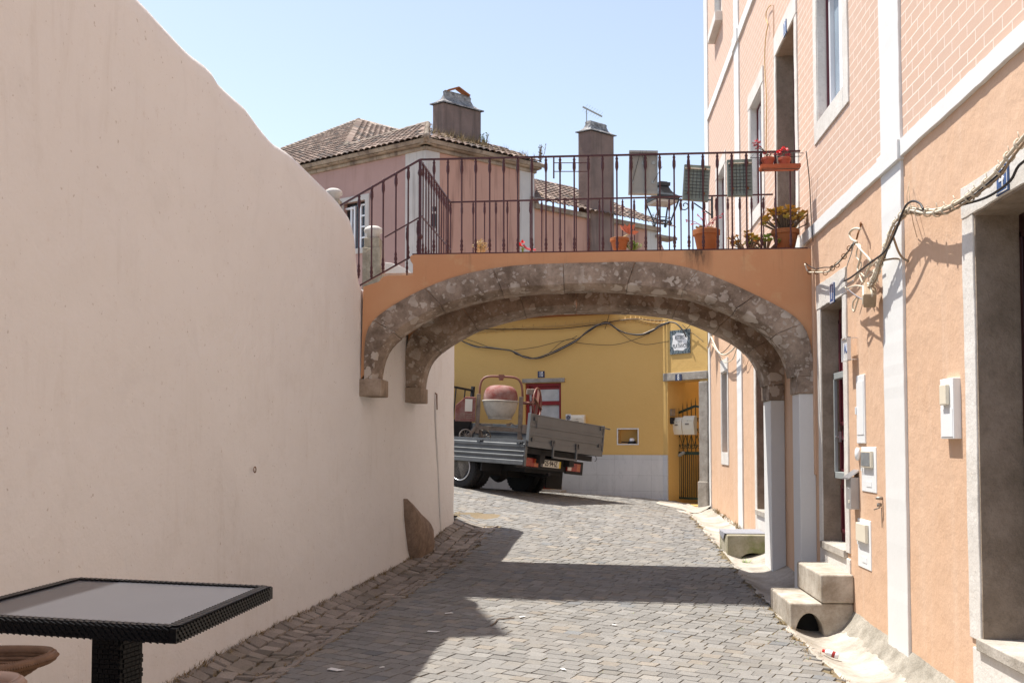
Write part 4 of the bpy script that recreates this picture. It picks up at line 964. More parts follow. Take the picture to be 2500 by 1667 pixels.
loops = [([(170, 640), (190, 688), (240, 690), (310, 692), (350, 660), (400, 620), (440, 570), (470, 520), (492, 497)], .09, .0095, 'cable_w'),
         ([(175, 636), (230, 668), (290, 662), (330, 662), (372, 640), (420, 590), (455, 540), (485, 500)], .10, .006, 'cable_b'),
         ([(190, 685), (250, 682), (320, 688), (360, 640), (410, 600), (450, 555), (490, 505)], .075, .008, 'cable_br'),
         ([(500, 500), (465, 482), (452, 450), (470, 425), (500, 412), (525, 418)], .10, .012, 'cable_w'),
         ([(495, 505), (520, 520), (530, 560), (520, 610), (505, 660), (510, 700), (480, 745)], .09, .011, 'cable_w'),
         ([(500, 515), (545, 565), (588, 615), (580, 660), (560, 700), (545, 750)], .10, .010, 'cable_w'),
         ([(505, 540), (500, 590), (530, 640), (520, 700), (540, 760)], .08, .008, 'cable_w'),
         ([(500, 520), (570, 600), (560, 680), (600, 640), (640, 610)], .07, .006, 'cable_w'),
         ([(600, 770), (560, 782), (500, 775), (445, 792), (425, 790)], .11, .009, 'cable_w'),
         ([(640, 640), (625, 690), (612, 740), (590, 775), (600, 840), (570, 855)], .10, .011, 'cable_w'),
         ([(480, 745), (450, 770), (440, 790), (500, 840), (560, 870)], .11, .007, 'steel'),
         ([(505, 850), (480, 880), (475, 925), (485, 938), (500, 900), (515, 860)], .10, .009, 'cable_w'),
         ([(530, 700), (560, 720), (600, 690), (620, 670)], .1, .007, 'cable_w'),
         ([(485, 505), (465, 570), (440, 650), (420, 740)], .11, .005, 'grey_metal')]
for k, (pts, off, r_, mt) in enumerate(loops):
    m = MB(); m.tube(spline(wpts(pts, off, o=O7, s=S7, jit=.004, seed=k)), r_ * .8, 7); m.build('cable', M[mt], KN, sm=True)
m = MB(); a = wpts([(530, 385)], .0, o=O7, s=S7)[0]; b = wpts([(530, 385)], .06, o=O7, s=S7)[0]; m.tube([a, b], .008, 8); m.lathe([(.001, 0), (.018, .002), (.018, .01), (.001, .014)], b, WALL.n, 12); m.build('nail', M['rust'], KN, sm=True)
m = MB(); m.tube(wpts([(525, 400), (510, 440), (500, 480)], [.05, .07, .09], o=O7, s=S7), .007, 6); m.build('wire_hook', M['rust'], KN, sm=True)
base = wpts([(200, 690), (245, 690), (300, 695), (345, 665), (375, 645), (420, 590), (455, 540)], .09, o=O7, s=S7)
for p in base:
    m = MB(); m.tube([p + V((-math.cos(t) * .02, 0, math.sin(t) * .022)) for t in [6.283 * j / 10 for j in range(10)]], .004, 5, closed=True); m.build('tie', M['rust'], KN, sm=True)
# far cables beyond the arch
O5 = (1600, 750); S5 = 3.015
FC = thing('far_cables', 'white cables looping over the far ground floor window seen under the arch', 'cable bundle', (2.1, 16.5, 1.9))
for k, (pts, off, r_, mt) in enumerate((([(390, 170), (425, 250), (465, 330), (510, 350), (560, 320), (605, 268)], .12, .013, 'cable_w'), ([(400, 240), (450, 320), (490, 380), (520, 405), (570, 380), (600, 300)], .1, .008, 'cable_w'), ([(470, 340), (500, 330), (540, 290), (570, 245)], .12, .006, 'cable_b'), ([(420, 180), (400, 260), (385, 300)], .05, .02, 'cable_w'), ([(612, 280), (640, 350), (660, 440), (690, 380), (705, 350)], .03, .004, 'cable_br'))):
    m = MB(); m.tube(spline(wpts(pts, off, o=O5, s=S5)), r_, 6); m.build('cable', M[mt], FC, sm=True)
# thin wires on the upper facade
TW = thing('facade_wire', 'thin ochre wire hanging down the scored facade left of the upper door', 'wire', (2.2, 11.5, 3))
m = MB(); m.tube(spline(wpts([(1425, 105), (1380, 150), (1340, 240), (1335, 360), (1370, 480), (1340, 640), (1315, 900), (1310, 1200), (1325, 1568), (1345, 1900), (1340, 2500), (1330, 3200)], .025, o=(1700, 0), s=7.84)), .006, 6); m.build('wire', M['cable_y'], TW, sm=True)
m = MB(); m.tube(wpts([(1470, 100), (1475, 400), (1478, 800), (1480, 1300)], .012, o=(1700, 0), s=7.84), .006, 6); m.build('conduit', M['orange'], TW)
m = MB(); m.tube(spline(wpts([(1968, 369), (1976, 440), (1980, 520), (1985, 590)], [.1, .06, .04, .03])), .005, 6)
tag(m.build('railing_wire', M['wire'], sm=True), 'thin wire hanging from the wall end of the front railing', 'wire')
# corner moulding between bridge face and wall
m = MB(); m.pbox(WALL, YF - .05, YF + .0, -.3, 1.95, -.01, .02); m.build('corner_strip', M['orange'], OH, bevel=.006)
# ------------------------------------------------------------------ yellow house closing the lane
YP = Plane((1.56, 19.02), (.946, -.324)); ub = YP.hit(1619, 1000)[0]; bp = YP.pt(ub, 0); YQ = Plane((bp.x, bp.y), (2.21 - bp.x, 18.27 - bp.y))
YH = thing('yellow_house', 'ochre yellow house with grey marble base and red door closing the lane', 'house', (0, 19.5, -1.1))
def rectP(P, px0, py0, px1, py1, off=0):
    u0, z1 = P.hit(px0, (py0 + py1) / 2, off); z1 = P.hit(px0, py0, off)[1]; z0 = P.hit(px0, py1, off)[1]; u1 = P.hit(px1, (py0 + py1) / 2, off)[0]
    return [min(u0, u1), max(u0, u1), min(z0, z1), max(z0, z1)]
d10 = rectP(YP, 1282, 936, 1370, 1192); nich = rectP(YP, 1509, 1048, 1557, 1083); g8 = rectP(YQ, 1631, 931, 1709, 1229)
uend = (V((2.21, 18.27, 0)) - YQ.o).dot(YQ.u)
EZ = YP.hit(1300, 775, .25)[1] + .02
def pfacade(m, P, u0, u1, z0, z1, holes, depth=.3):
    us = sorted({u0, u1} | {h[k] for h in holes for k in (0, 1)}); zs = sorted({z0, z1} | {h[k] for h in holes for k in (2, 3)})
    for a, b in zip(us, us[1:]):
        for c, d in zip(zs, zs[1:]):
            if any(h[0] <= (a + b) / 2 <= h[1] and h[2] <= (c + d) / 2 <= h[3] for h in holes): continue
            m.add([P.pt(a, c), P.pt(b, c), P.pt(b, d), P.pt(a, d)], [(0, 1, 2, 3)])
    for a, b, c, d in holes:
        m.add([P.pt(a, c), P.pt(b, c), P.pt(b, d), P.pt(a, d), P.pt(a, c, -depth), P.pt(b, c, -depth), P.pt(b, d, -depth), P.pt(a, d, -depth)], [(0, 1, 5, 4), (1, 2, 6, 5), (2, 3, 7, 6), (3, 0, 4, 7)])
m = MB(); pfacade(m, YP, -9, ub, -1.6, EZ, [d10, nich]); pfacade(m, YQ, 0, uend, -1.6, EZ + .05, [g8], .5); m.build('wall', M['yellow'], YH, recalc=False)
m = MB(); m.pbox(YP, nich[0] - .05, nich[1] + .05, nich[2] - .05, nich[3] + .05, -.18, -.16); m.build('niche_back', M['yellow'], YH)
b0 = YQ.pt(g8[0], 0, -.5); b1 = YQ.pt(g8[1], 0, -.5)
m = MB(); m.pbox(YQ, g8[0] - .4, g8[1] + .02, -1.3, 2.0, -1.45, -1.40); m.pbox(YQ, g8[0] - .03, g8[0] + .0, -1.3, 2.0, -1.4, -.5); m.pbox(YQ, g8[1] - .01, g8[1] + .03, -1.3, 2.0, -1.4, -.5); m.build('passage_wall', M['yellow'], YH)
m = MB(); m.pbox(YP, -9, ub, -1.6, EZ - .02, -5.2, -5.0); m.pbox(YP, -9.2, -9, -1.6, EZ - .02, -5, 0); m.build('rear_wall', M['yellow'], YH)
# marble base with slabs (local coordinates along the wall so the slab pattern follows it)
Mm = plane_matrix(YP, 0, 0, 0)
def slab(u0, u1, z0, z1, P, name='marble_base'):
    Mx = plane_matrix(P, u0, z0, 0); o = bpy.data.objects.new(name, None)
    m = MB(); m.box(0, u1 - u0, z0 - z0, z1 - z0, -.02, .022); me = bpy.data.meshes.new(name)
    me.from_pydata([(x, -z, y) for x, y, z in m.v], [], m.f); me.update(); me.materials.append(M['marble'])
    ob = bpy.data.objects.new(name, me); COL.objects.link(ob); ob.parent = YH
    R3 = Matrix(((P.u.x, -P.n.x, 0, P.pt(u0, z0).x), (P.u.y, -P.n.y, 0, P.pt(u0, z0).y), (0, 0, 1, z0), (0, 0, 0, 1)))
    ob.matrix_local = WM[YH.name].inverted() @ R3; WM[ob.name] = R3
zm = YP.hit(1500, 1110)[1]
slab(d10[1] + .02, ub + .02, -1.5, zm, YP); slab(-9, d10[0] - .02, -1.5, zm, YP); slab(.0, g8[0], -1.5, zm, YQ)
# door number 10
m = MB(); m.pbox(YP, d10[0], d10[1], d10[2], d10[3], -.14, -.10); dd = m.build('door', M['red'], YH, bevel=.003)
def fr(m, P, a, b, c, d, t, o0, o1):
    for q in ((a, b, c, c + t), (a, b, d - t, d), (a, a + t, c + t, d - t), (b - t, b, c + t, d - t)): m.pbox(P, *q, o0, o1)
m = MB(); fr(m, YP, *d10, .06, -.10, -.05); s1 = YP.hit(1304, 1000)[0]; m.pbox(YP, s1 - .04, s1 + .04, d10[2], d10[3], -.10, -.06); zz = YP.hit(1340, 984)[1]; m.pbox(YP, d10[0], d10[1], zz - .035, zz + .035, -.10, -.06); m.pbox(YP, d10[0], d10[1], -.1, .02, -.1, -.06); m.build('door_frame', M['red'], dd, bevel=.004)
m = MB()
for px0, px1 in ((1286, 1298), (1320, 1368)):
    for py0, py1 in ((951, 979), (988, 1060)):
        q = rectP(YP, px0, py0, px1, py1, -.1); m.pbox(YP, *q, -.1, -.094)
m.build('pane', M['curtain'], dd)
m = MB(); q = rectP(YP, 1276, 925, 1379, 935); m.pbox(YP, *q, -.02, .03); m.build('lintel', M['granite_dk'], dd, bevel=.006)
m = MB(); q = rectP(YP, 1262, 1193, 1379, 1204, .1); m.pbox(YP, q[0], q[1], q[2] - .2, q[3], -.1, .33); m.build('doorstep', M['channel'], dd, bevel=.012)
def ptile(P, px0, py0, px1, py1, off, s, label, size):
    q = rectP(P, px0, py0, px1, py1, off); return tile(P, q[0], q[1], q[2], q[3], off, s, M['navy'], label, size, .62, False)
ptile(YP, 1313, 906, 1330, 922, .0, '10', 'navy plate with the number 10 over the red door', .14)
# granite frame of number 8
m = MB(); q = rectP(YQ, 1621, 912, 1729, 931); q[1] = uend + .0; m.pbox(YQ, *q, -.05, .035); m.build('gate_lintel', M['granite_dk'], YH, bevel=.01)
m = MB(); q2 = rectP(YQ, 1709, 931, 1728, 1176); m.pbox(YQ, g8[1], uend, q2[2], q2[3], -.2, .03); m.build('gate_jamb', M['granite_dk'], YH, bevel=.012)
m = MB(); q2 = rectP(YQ, 1707, 1174, 1729, 1240); m.pbox(YQ, g8[1] - .02, uend + .01, q2[2], q2[3], -.2, .06); m.build('jamb_base', M['granite_dk'], YH, bevel=.02)
ptile(YQ, 1649, 914, 1665, 930, .035, '8', 'navy plate with the number 8 on the granite lintel', .15)
# street name tiles
q = rectP(YQ, 1637, 808, 1686, 866); SG = thing('street_sign', 'tiled street name sign on the sunlit end of the yellow wall', 'street sign', YQ.pt((q[0] + q[1]) / 2, q[2], 0))
m = MB(); m.pbox(YQ, *q, -.005, .018); m.build('tile_border', M['azulejo'], SG, bevel=.003)
w = q[1] - q[0]; h = q[3] - q[2]; cu = (q[0] + q[1]) / 2; cz = (q[2] + q[3]) / 2
m = MB(); pts = []
for k in range(32):
    t = 6.283 * k / 32; r_ = 1 + .07 * math.sin(8 * t); ex = lambda v: math.copysign(abs(v) ** .55, v)
    pts.append(YQ.pt(cu + ex(math.cos(t)) * w * .37 * r_, cz + ex(math.sin(t)) * h * .36 * r_, .0185))
m.prism(pts, YQ.n * .002); m.build('name_panel', M['sign_white'], SG)
for s, dz, sz in (('RETIRO', .15, .105), ('DOS', -.0, .06), ('PLATANOS', -.15, .105)):
    text(s, sz, M['ink'], SG, plane_matrix(YQ, cu, cz + dz * h * 1.15, .0215), sx=.66 if s != 'DOS' else .8, bold=-.0008)
# gate
GT = thing('iron_gate', 'green iron gate with scrolls and spikes in the yellow passage', 'gate', YQ.pt(g8[0], g8[2], -.3))
o_ = -.33; u0, zb = YQ.hit(1656, 1217, o_); u1 = YQ.hit(1712, 1217, o_)[0] + .12; zm_ = YQ.hit(1680, 1106, o_)[1]; zt0 = YQ.hit(1656, 1009, o_)[1]; zt1 = YQ.hit(1698, 991, o_)[1]; uap = YQ.hit(1698, 991, o_)[0]
m = MB(); m.pbox(YQ, u0, u1, zb, zb + .04, o_, o_ + .03); m.pbox(YQ, u0, u1, zm_ - .03, zm_ + .03, o_, o_ + .03); m.bar(YQ.pt(u0, zt0, o_ + .015), YQ.pt(uap, zt1, o_ + .015), .03, .04); m.bar(YQ.pt(uap, zt1, o_ + .015), YQ.pt(u1, zt1 - .04, o_ + .015), .03, .04); m.pbox(YQ, u0, u0 + .03, zb, zt0, o_, o_ + .03); m.build('gate_frame', M['gate_green'], GT)
m = MB(); nb_ = 13
for i in range(nb_):
    u = lerp(u0 + .04, u1 - .02, i / (nb_ - 1)); zt = lerp(zt0, zt1, min(1, (u - u0) / (uap - u0)))
    if i % 2 == 0: m.tube([YQ.pt(u, zb, o_ + .015), YQ.pt(u, zt + .06, o_ + .015), YQ.pt(u, zt + .16, o_ + .015)], [.009, .009, .001], 6)
    else: m.tube([YQ.pt(u, zb, o_ + .015), YQ.pt(u, zm_, o_ + .015)], .008, 6)
m.build('bars', M['gate_green'], GT, sm=True)
def scroll(m, u, z, r, s, v, off=o_ + .015, P=YQ, th=.006):
    m.tube([P.pt(u + s * (r - r * .75 * k / 16) * math.cos(k * .5 + .2), z + v * (r - r * .75 * k / 16) * math.sin(k * .5 + .2), off) for k in range(17)], th, 5)
for i in range(5):
    m = MB(); u = lerp(u0 + .06, u1 - .05, i / 4)
    for z in (zm_ + .12, zm_ + .42, zm_ + .62): scroll(m, u - .035, z, .05, 1, 1); scroll(m, u + .035, z, .05, -1, 1)
    m.tube([YQ.pt(u - .07, zm_ + .15, o_ + .015), YQ.pt(u - .03, zm_ + .26, o_ + .015), YQ.pt(u, zm_ + .34, o_ + .015)], .006, 5); m.tube([YQ.pt(u + .07, zm_ + .15, o_ + .015), YQ.pt(u + .03, zm_ + .26, o_ + .015), YQ.pt(u, zm_ + .34, o_ + .015)], .006, 5)
    m.build('scrollwork', M['gate_green'], GT, sm=True)
m = MB(); q = rectP(YQ, 1658, 1104, 1672, 1112, o_ + .05); m.bar(YQ.pt(q[0], q[2], o_ + .05), YQ.pt(q[1], q[3], o_ + .07), .05, .05); m.build('lock', M['grey_metal'], GT, bevel=.004)
def letterbox(P, px0, py0, px1, py1, off, label):
    q = rectP(P, px0, py0, px1, py1, off); a, b, c, d = q; t = thing('letterbox', label, 'letterbox', P.pt((a + b) / 2, c, off), group='cream letterboxes'); h = d - c
    prof = [(0, c), (.07, c), (.10, c + h * .3), (.11, c + h * .65), (.09, d - h * .12), (.06, d), (0, d)]
    m = MB(); m.prism([P.pt(a, z, off + o) for o, z in prof], P.u * (b - a)); m.build('body', M['cream'], t, bevel=.005)
    m = MB(); m.pbox(P, a + .03, b - .03, d - h * .27, d - h * .21, off + .085, off + .116); m.build('flap', M['cream'], t, bevel=.002)
    m = MB(); m.pbox(P, a + (b - a) * .3, a + (b - a) * .62, c + h * .52, c + h * .6, off + .095, off + .114); m.lathe([(.008, 0), (.008, .012)], P.pt(a + (b - a) * .5, c + h * .74, off + .105), P.n, 8); m.build('name_slot', M['rim'], t)
letterbox(YQ, 1650, 1019, 1672, 1061, -.24, 'left cream letterbox of the pair hung on the iron gate')
letterbox(YQ, 1674, 1015, 1702, 1061, -.24, 'right cream letterbox of the pair hung on the iron gate')
q = rectP(YP, 1397, 1013, 1432, 1036, .0); letterbox(YP, 1397, 1013, 1430, 1050, .0, 'cream letterbox beside the red door, partly behind the tailgate')
# blue round sign
q = rectP(YP, 1381, 1011, 1394, 1027, .01); m = MB(); m.pbox(YP, *q, -.005, .01); o = m.build('notice_plate', M['sign_white'], bevel=.002); tag(o, 'small white plate with a blue round emblem beside the red door', 'plate')
m = MB(); m.lathe([(.05, 0), (.05, .003)], YP.pt((q[0] + q[1]) / 2, (q[2] + q[3]) / 2, .01), YP.n, 20); m.build('emblem', M['navy'], o)
m = MB(); c = YP.pt((q[0] + q[1]) / 2, (q[2] + q[3]) / 2, .0135)
for a in (1, -1): m.bar(c - (YP.u + V((0, 0, a))) * .025, c + (YP.u + V((0, 0, a))) * .025, .008, .003)
m.tube([c + YP.u * (.04 * math.cos(t)) + V((0, 0, .04 * math.sin(t))) for t in [6.283 * k / 16 for k in range(16)]], .003, 4, closed=True); m.build('emblem_mark', M['sign_white'], o)
# niche frame with a little lantern
m = MB(); a, b, c, d = nich; t = .022
for q in ((a - t, b + t, c - t, c), (a - t, b + t, d, d + t), (a - t, a, c, d), (b, b + t, c, d)): m.pbox(YP, *q, -.05, .012)
m.build('niche_frame', M['white'], YH, bevel=.003)
c0 = YP.pt(lerp(a, b, .65), c + .002, -.08); m = MB(); m.lathe([(.06, 0), (.075, .02), (.06, .045), (.05, .05), (.05, .09), (.035, .105), (.001, .108)], c0, n=16); o = m.build('niche_lamp', M['sign_white'], sm=True); tag(o, 'small domed lamp lying in the white framed wall niche', 'lamp')
m = MB(); m.lathe([(.08, 0), (.082, .03), (.06, .05)], c0 + V((0, 0, .001)), n=16); m.tube([c0 + V((-.2, .03, .03)), c0 + V((-.12, 0, .03)), c0 + V((-.05, 0, .02))], .012, 6); m.build('lamp_base', M['ink'], o, sm=True)
# intercom and key box on the left side of the passage
Pl = Plane((YQ.pt(g8[0], 0).x, YQ.pt(g8[0], 0).y), (-YQ.n.x, -YQ.n.y))
def onreveal(px0, py0, px1, py1, mat, name, label, cat):
    a = Pl.hit(px0, py0); b = Pl.hit(px1, py1); s = 1 if Pl.n.dot(YQ.u) > 0 else -1
    m = MB(); m.pbox(Pl, min(a[0], b[0]), max(a[0], b[0]), min(a[1], b[1]), max(a[1], b[1]), 0, s * .035); return tag(m.build(name, mat, bevel=.01), label, cat)
onreveal(1635, 998, 1646, 1016, M['rim'], 'intercom', 'grey intercom on the passage side wall', 'intercom')
kb = onreveal(1635, 1019, 1645, 1035, M['ink'], 'key_safe', 'black key safe right below the grey intercom', 'key safe')
# eave tiles and roof
def tileroof(m, O, U, W, poly, du=.21, dv=.36, cols=None, rise=.055):
    """O origin, U along the eave, W up the slope; poly: outline in (u, v)"""
    N_ = U.cross(W).normalized()
    if N_.z < 0: N_ = -N_
    def inside(u, v):
        c = False; n = len(poly)
        for i in range(n):
            (x1, y1), (x2, y2) = poly[i], poly[(i + 1) % n]
            if (y1 > v) != (y2 > v) and u < (x2 - x1) * (v - y1) / (y2 - y1) + x1: c = not c
        return c
    us = [p[0] for p in poly]; vs_ = [p[1] for p in poly]; j0 = math.floor(min(vs_) / dv); j1 = math.ceil(max(vs_) / dv); i0 = math.floor(min(us) / du); i1 = math.ceil(max(us) / du)
    K = 6
    for j in range(j0, j1):
        for i in range(i0, i1):
            uc = (i + .5) * du; vc = (j + .5) * dv
            if not inside(uc, vc): continue
            sh = random.uniform(-.012, .012); k = random.gauss(1, .22); b = random.random(); base = (.17, .115, .09) if b < .6 else ((.27, .20, .16) if b < .85 else (.10, .08, .07)); col = tuple(x * k for x in base) if cols is None else tuple(x * k for x in cols)
            n0 = len(m.v)
            for vv, lift in ((j * dv - .03 + sh, .032), ((j + 1) * dv + .01, .0)):
                for q in range(K + 1):
                    t = q / K; hgt = rise * (math.sin(math.pi * t * 1.0) ** .8 if 0 < t < 1 else 0) if q <= K else 0
                    p = O + U * ((i + t) * du) + W * vv + N_ * (hgt + lift); m.v.append(tuple(p))
            for q in range(K): m.f.append((n0 + q, n0 + q + 1, n0 + K + 2 + q, n0 + K + 1 + q)); m.c.append(col)
            # front lip
            n1 = len(m.v)
            for q in range(K + 1):
                t = q / K; hgt = rise * (math.sin(math.pi * t) ** .8 if 0 < t < 1 else 0)
                m.v.append(tuple(O + U * ((i + t) * du) + W * (j * dv - .03 + sh) + N_ * (hgt + .032 - .025)))
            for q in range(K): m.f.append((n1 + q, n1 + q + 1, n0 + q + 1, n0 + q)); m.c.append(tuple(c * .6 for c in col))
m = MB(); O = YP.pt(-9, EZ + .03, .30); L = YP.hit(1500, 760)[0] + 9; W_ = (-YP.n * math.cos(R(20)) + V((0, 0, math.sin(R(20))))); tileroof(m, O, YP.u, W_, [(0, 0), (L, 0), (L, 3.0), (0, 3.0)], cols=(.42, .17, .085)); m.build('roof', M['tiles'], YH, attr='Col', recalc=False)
m = MB(); m.prism([YP.pt(-9, EZ - .0, .27), YP.pt(-9, EZ + .015, .27), YP.pt(-9, EZ + .9, -2.5), YP.pt(-9, EZ + .015, -5.1), YP.pt(-9, EZ, -5.1)], YP.u * L); m.build('roof_deck', M['terra'], YH)
# cables on the yellow wall
O4 = (1080, 750); S4 = 3.074
YC = thing('wall_cables', 'loose black and grey cables drooping in waves across the yellow wall', 'cable bundle', (0, 19.3, 1.6))
bund = [(60, 190), (105, 225), (160, 260), (250, 295), (350, 305), (500, 325), (560, 350), (620, 372), (700, 378), (800, 350), (900, 310), (1000, 250), (1080, 190), (1160, 140), (1220, 118), (1260, 125), (1330, 170), (1400, 205), (1480, 205), (1560, 180), (1640, 135), (1705, 112)]
for k in range(3):
    rnd = random.Random(k); m = MB(); m.tube(spline(wpts([(x + rnd.uniform(-9, 9), y + rnd.uniform(-7, 7)) for x, y in bund], .08, YP, O4, S4)), .011, 6); m.build('cable', M['cable_b' if k != 1 else 'rim'], YC, sm=True)
m = MB(); m.tube(spline(wpts([(1705, 112), (1750, 120), (1785, 150), (1812, 185), (1830, 225)], .07, YQ, O4, S4)), .014, 6); m.tube(spline(wpts([(1870, 120), (1830, 165), (1800, 190)], .06, YQ, O4, S4)), .006, 5); m.tube(spline(wpts([(1800, 130), (1850, 180), (1900, 210), (1960, 260)], .03, YQ, O4, S4)), .005, 5); m.build('cable', M['cable_b'], YC, sm=True)
for pts in ([(150, 230), (250, 262), (350, 300)], [(540, 322), (700, 300), (860, 260), (960, 240), (1010, 215)], [(1000, 265), (1150, 280), (1300, 280), (1450, 240), (1560, 195)], [(800, 345), (870, 280), (930, 245), (1000, 235)], [(1255, 40), (1240, 100), (1220, 165)], [(1310, 170), (1420, 250), (1520, 280), (1640, 265), (1700, 255)]):
    m = MB(); m.tube(spline(wpts(pts, .07, YP, O4, S4)), .005, 5); m.build('thin_cable', M['cable_b'], YC, sm=True)
m = MB(); m.tube(spline(wpts([(200, 170), (300, 165), (560, 165), (800, 165), (1000, 150), (1180, 125), (1330, 98), (1450, 88), (1600, 100), (1700, 97)], .06, YP, O4, S4)), .008, 6); m.build('cable', M['cable_b'], YC, sm=True)
m = MB(); con = [(215, 185), (400, 170), (600, 155), (850, 138), (1050, 122), (1200, 112), (1330, 100), (1450, 90), (1530, 108), (1620, 120), (1690, 118)]; cp = spline(wpts(con, .03, YP, O4, S4), 6); m.tube(cp, .010, 6); m.tube([p + V((0, 0, -.025)) for p in cp], .008, 6)
for i in range(0, len(cp), 2): m.tube([cp[i] + V((0, 0, -.07)), cp[i] + V((0, 0, .06))], .006, 5)
m.build('painted_cable', M['cable_y'], YC, sm=True)
# apron of cement at the foot of the yellow house
m = MB(); P = []
for i in range(30):
    u = lerp(-9, ub, i / 29); f = .32 + .1 * smooth((u + 1.5) / 2.5); row = []
    for k in range(5): p = YP.pt(u, 0, lerp(0, f, k / 4)); row.append((p.x, p.y, gz(p.x, p.y) + .02 - (.02 if k == 4 else 0)))
    P.append(row)
e = (1.45, 17.6)
for i in range(8):
    u = lerp(0, uend, i / 7); row = []
    for k in range(5):
        p0 = YQ.pt(u, 0, 0); q = V((lerp(1.25, 1.68, smooth(i / 7)), lerp(18.25, 17.15, i / 7), 0)) ; p = p0.lerp(q, k / 4); row.append((p.x, p.y, gz(p.x, p.y) + .022))
    P.append(row)
for k_, yy in enumerate((17.9,)):
    P.append([(lerp(2.26, 1.69, k / 4), lerp(18.2, 17.0, k / 4), gz(lerp(2.26, 1.69, k / 4), lerp(18.2, 17.0, k / 4)) + .022) for k in range(5)])
m.grid(P); tag(m.build('cement_apron', M['channel'], sm=True), 'pale cement apron at the foot of the yellow house', kind='structure')
# ------------------------------------------------------------------ old rose house on the hill
PH = thing('rose_house', 'old rose mansion with white corners and a mossy tiled roof above the lane', 'house', (-4, 33, -1))
def atd(px, py, s): return ray(px, py) * (F / s) if False else ray(px, py) * (F / s)
s0 = 80; C = atd(1040, 345, s0); Lp = atd(740, 400, s0 * .91); Rp = atd(1302, 400, 73.6)
PL = Plane((C.x, C.y), (C.x - Lp.x, C.y - Lp.y)); PL.o = V((Lp.x, Lp.y, 0)); PR = Plane((C.x, C.y), (Rp.x - C.x, Rp.y - C.y))
if PL.n.y > 0: PL.n = -PL.n
if PR.n.y > 0: PR.n = -PR.n
LL = (V((C.x, C.y, 0)) - PL.o).length; LR = PR.hit(1302, 450)[0]; zE = (PL.hit(1026, 372)[1] + PR.hit(1075, 372)[1]) / 2; zt = C.z
print('rose', LL, LR, zE, zt)
wl = rectP(PL, 838, 497, 893, 613)
m = MB(); pfacade(m, PL, -5, LL, -1, zE, [wl], .25); m.build('wall', M['rose'], PH, recalc=False)
m = MB(); pfacade(m, PR, 0, LR, -1, zE, [], .25); ba = PR.pt(LR, 0); m.add([(ba.x, ba.y, -1), (ba.x, ba.y + 8, -1), (ba.x, ba.y + 8, zE), (ba.x, ba.y, zE)], [(0, 1, 2, 3)]); m.build('wall', M['rose2'], PH, recalc=False)
qa = PL.hit(991, 450)[0]; qb = PR.hit(1072, 450)[0]; qc = PR.hit(1268, 500)[0]
m = MB(); m.pbox(PL, qa, LL + .02, -1, zE, -.05, .03); m.pbox(PR, -.02, qb, -1, zE, -.05, .03); m.build('corner_quoin', M['quoin'], PH)
m = MB(); m.pbox(PR, qc, LR + .02, -1, zE, -.05, .03); m.build('corner_quoin', M['quoin'], PH)
m = MB(); hC = .34; m.pbox(PL, -5, LL + .1, zE, zE + hC * .35, -.1, .08); m.pbox(PL, -5, LL + .25, zE + hC * .35, zE + hC, -.1, .22); m.pbox(PR, -.1, LR + .1, zE, zE + hC * .35, -.1, .08); m.pbox(PR, -.25, LR + .2, zE + hC * .35, zE + hC, -.1, .22); m.build('cornice', M['cornice'], PH, bevel=.03)
# window on the left face
m = MB(); m.pbox(PL, wl[0], wl[1], wl[2], wl[3], -.22, -.18); pw = m.build('window', M['glass_dk'], PH)
m = MB(); fr(m, PL, wl[0] - .16, wl[1] + .16, wl[2] - .16, wl[3] + .16, .17, -.02, .04); m.build('stone_surround', M['quoin'], pw)
m = MB(); u = PL.hit(872, 550)[0]
for a in (PL.hit(849, 550)[0], PL.hit(857, 550)[0], u, wl[1] - .06): m.pbox(PL, a, a + .06, wl[2], wl[3] - .12, -.18, -.12)
for k in range(5): zz = lerp(wl[2], wl[3] - .14, k / 4); m.pbox(PL, u, wl[1], zz, zz + .05, -.18, -.13)
m.pbox(PL, wl[0], PL.hit(857, 550)[0], wl[3] - .2, wl[3] - .14, -.18, -.1); m.build('sash', M['pvc'], pw)
# roofs
sl = R(27); zr = zE + hC - .04
def roofplane(P, u_org, off=.34): return P.pt(u_org, zr - .02, off), P.u, (-P.n * math.cos(sl) + V((0, 0, math.sin(sl))))
def hitplane(px, py, O, U, W):
    N_ = U.cross(W).normalized(); r = ray(px, py); p = r * (O.dot(N_) / r.dot(N_)); q = p - O; return (q.dot(U), q.dot(W)), p
O, U, W_ = roofplane(PL, 0)
pxs = [(1045, 302), (950, 329), (856, 356), (845, 357), (876, 294), (716, 358), (640, 380)]
pl = [hitplane(*p, O, U, W_)[0] for p in pxs]
poly = [(-14, 0), (LL + .3, 0)] + [pl[0], pl[2]] + [pl[4], pl[5], (-14, pl[5][1] * .6)]
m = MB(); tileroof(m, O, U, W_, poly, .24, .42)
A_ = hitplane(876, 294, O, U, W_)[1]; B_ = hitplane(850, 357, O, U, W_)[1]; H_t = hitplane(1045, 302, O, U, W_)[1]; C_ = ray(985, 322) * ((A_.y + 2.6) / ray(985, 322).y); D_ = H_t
dirC = (C_ - A_).normalized(); 
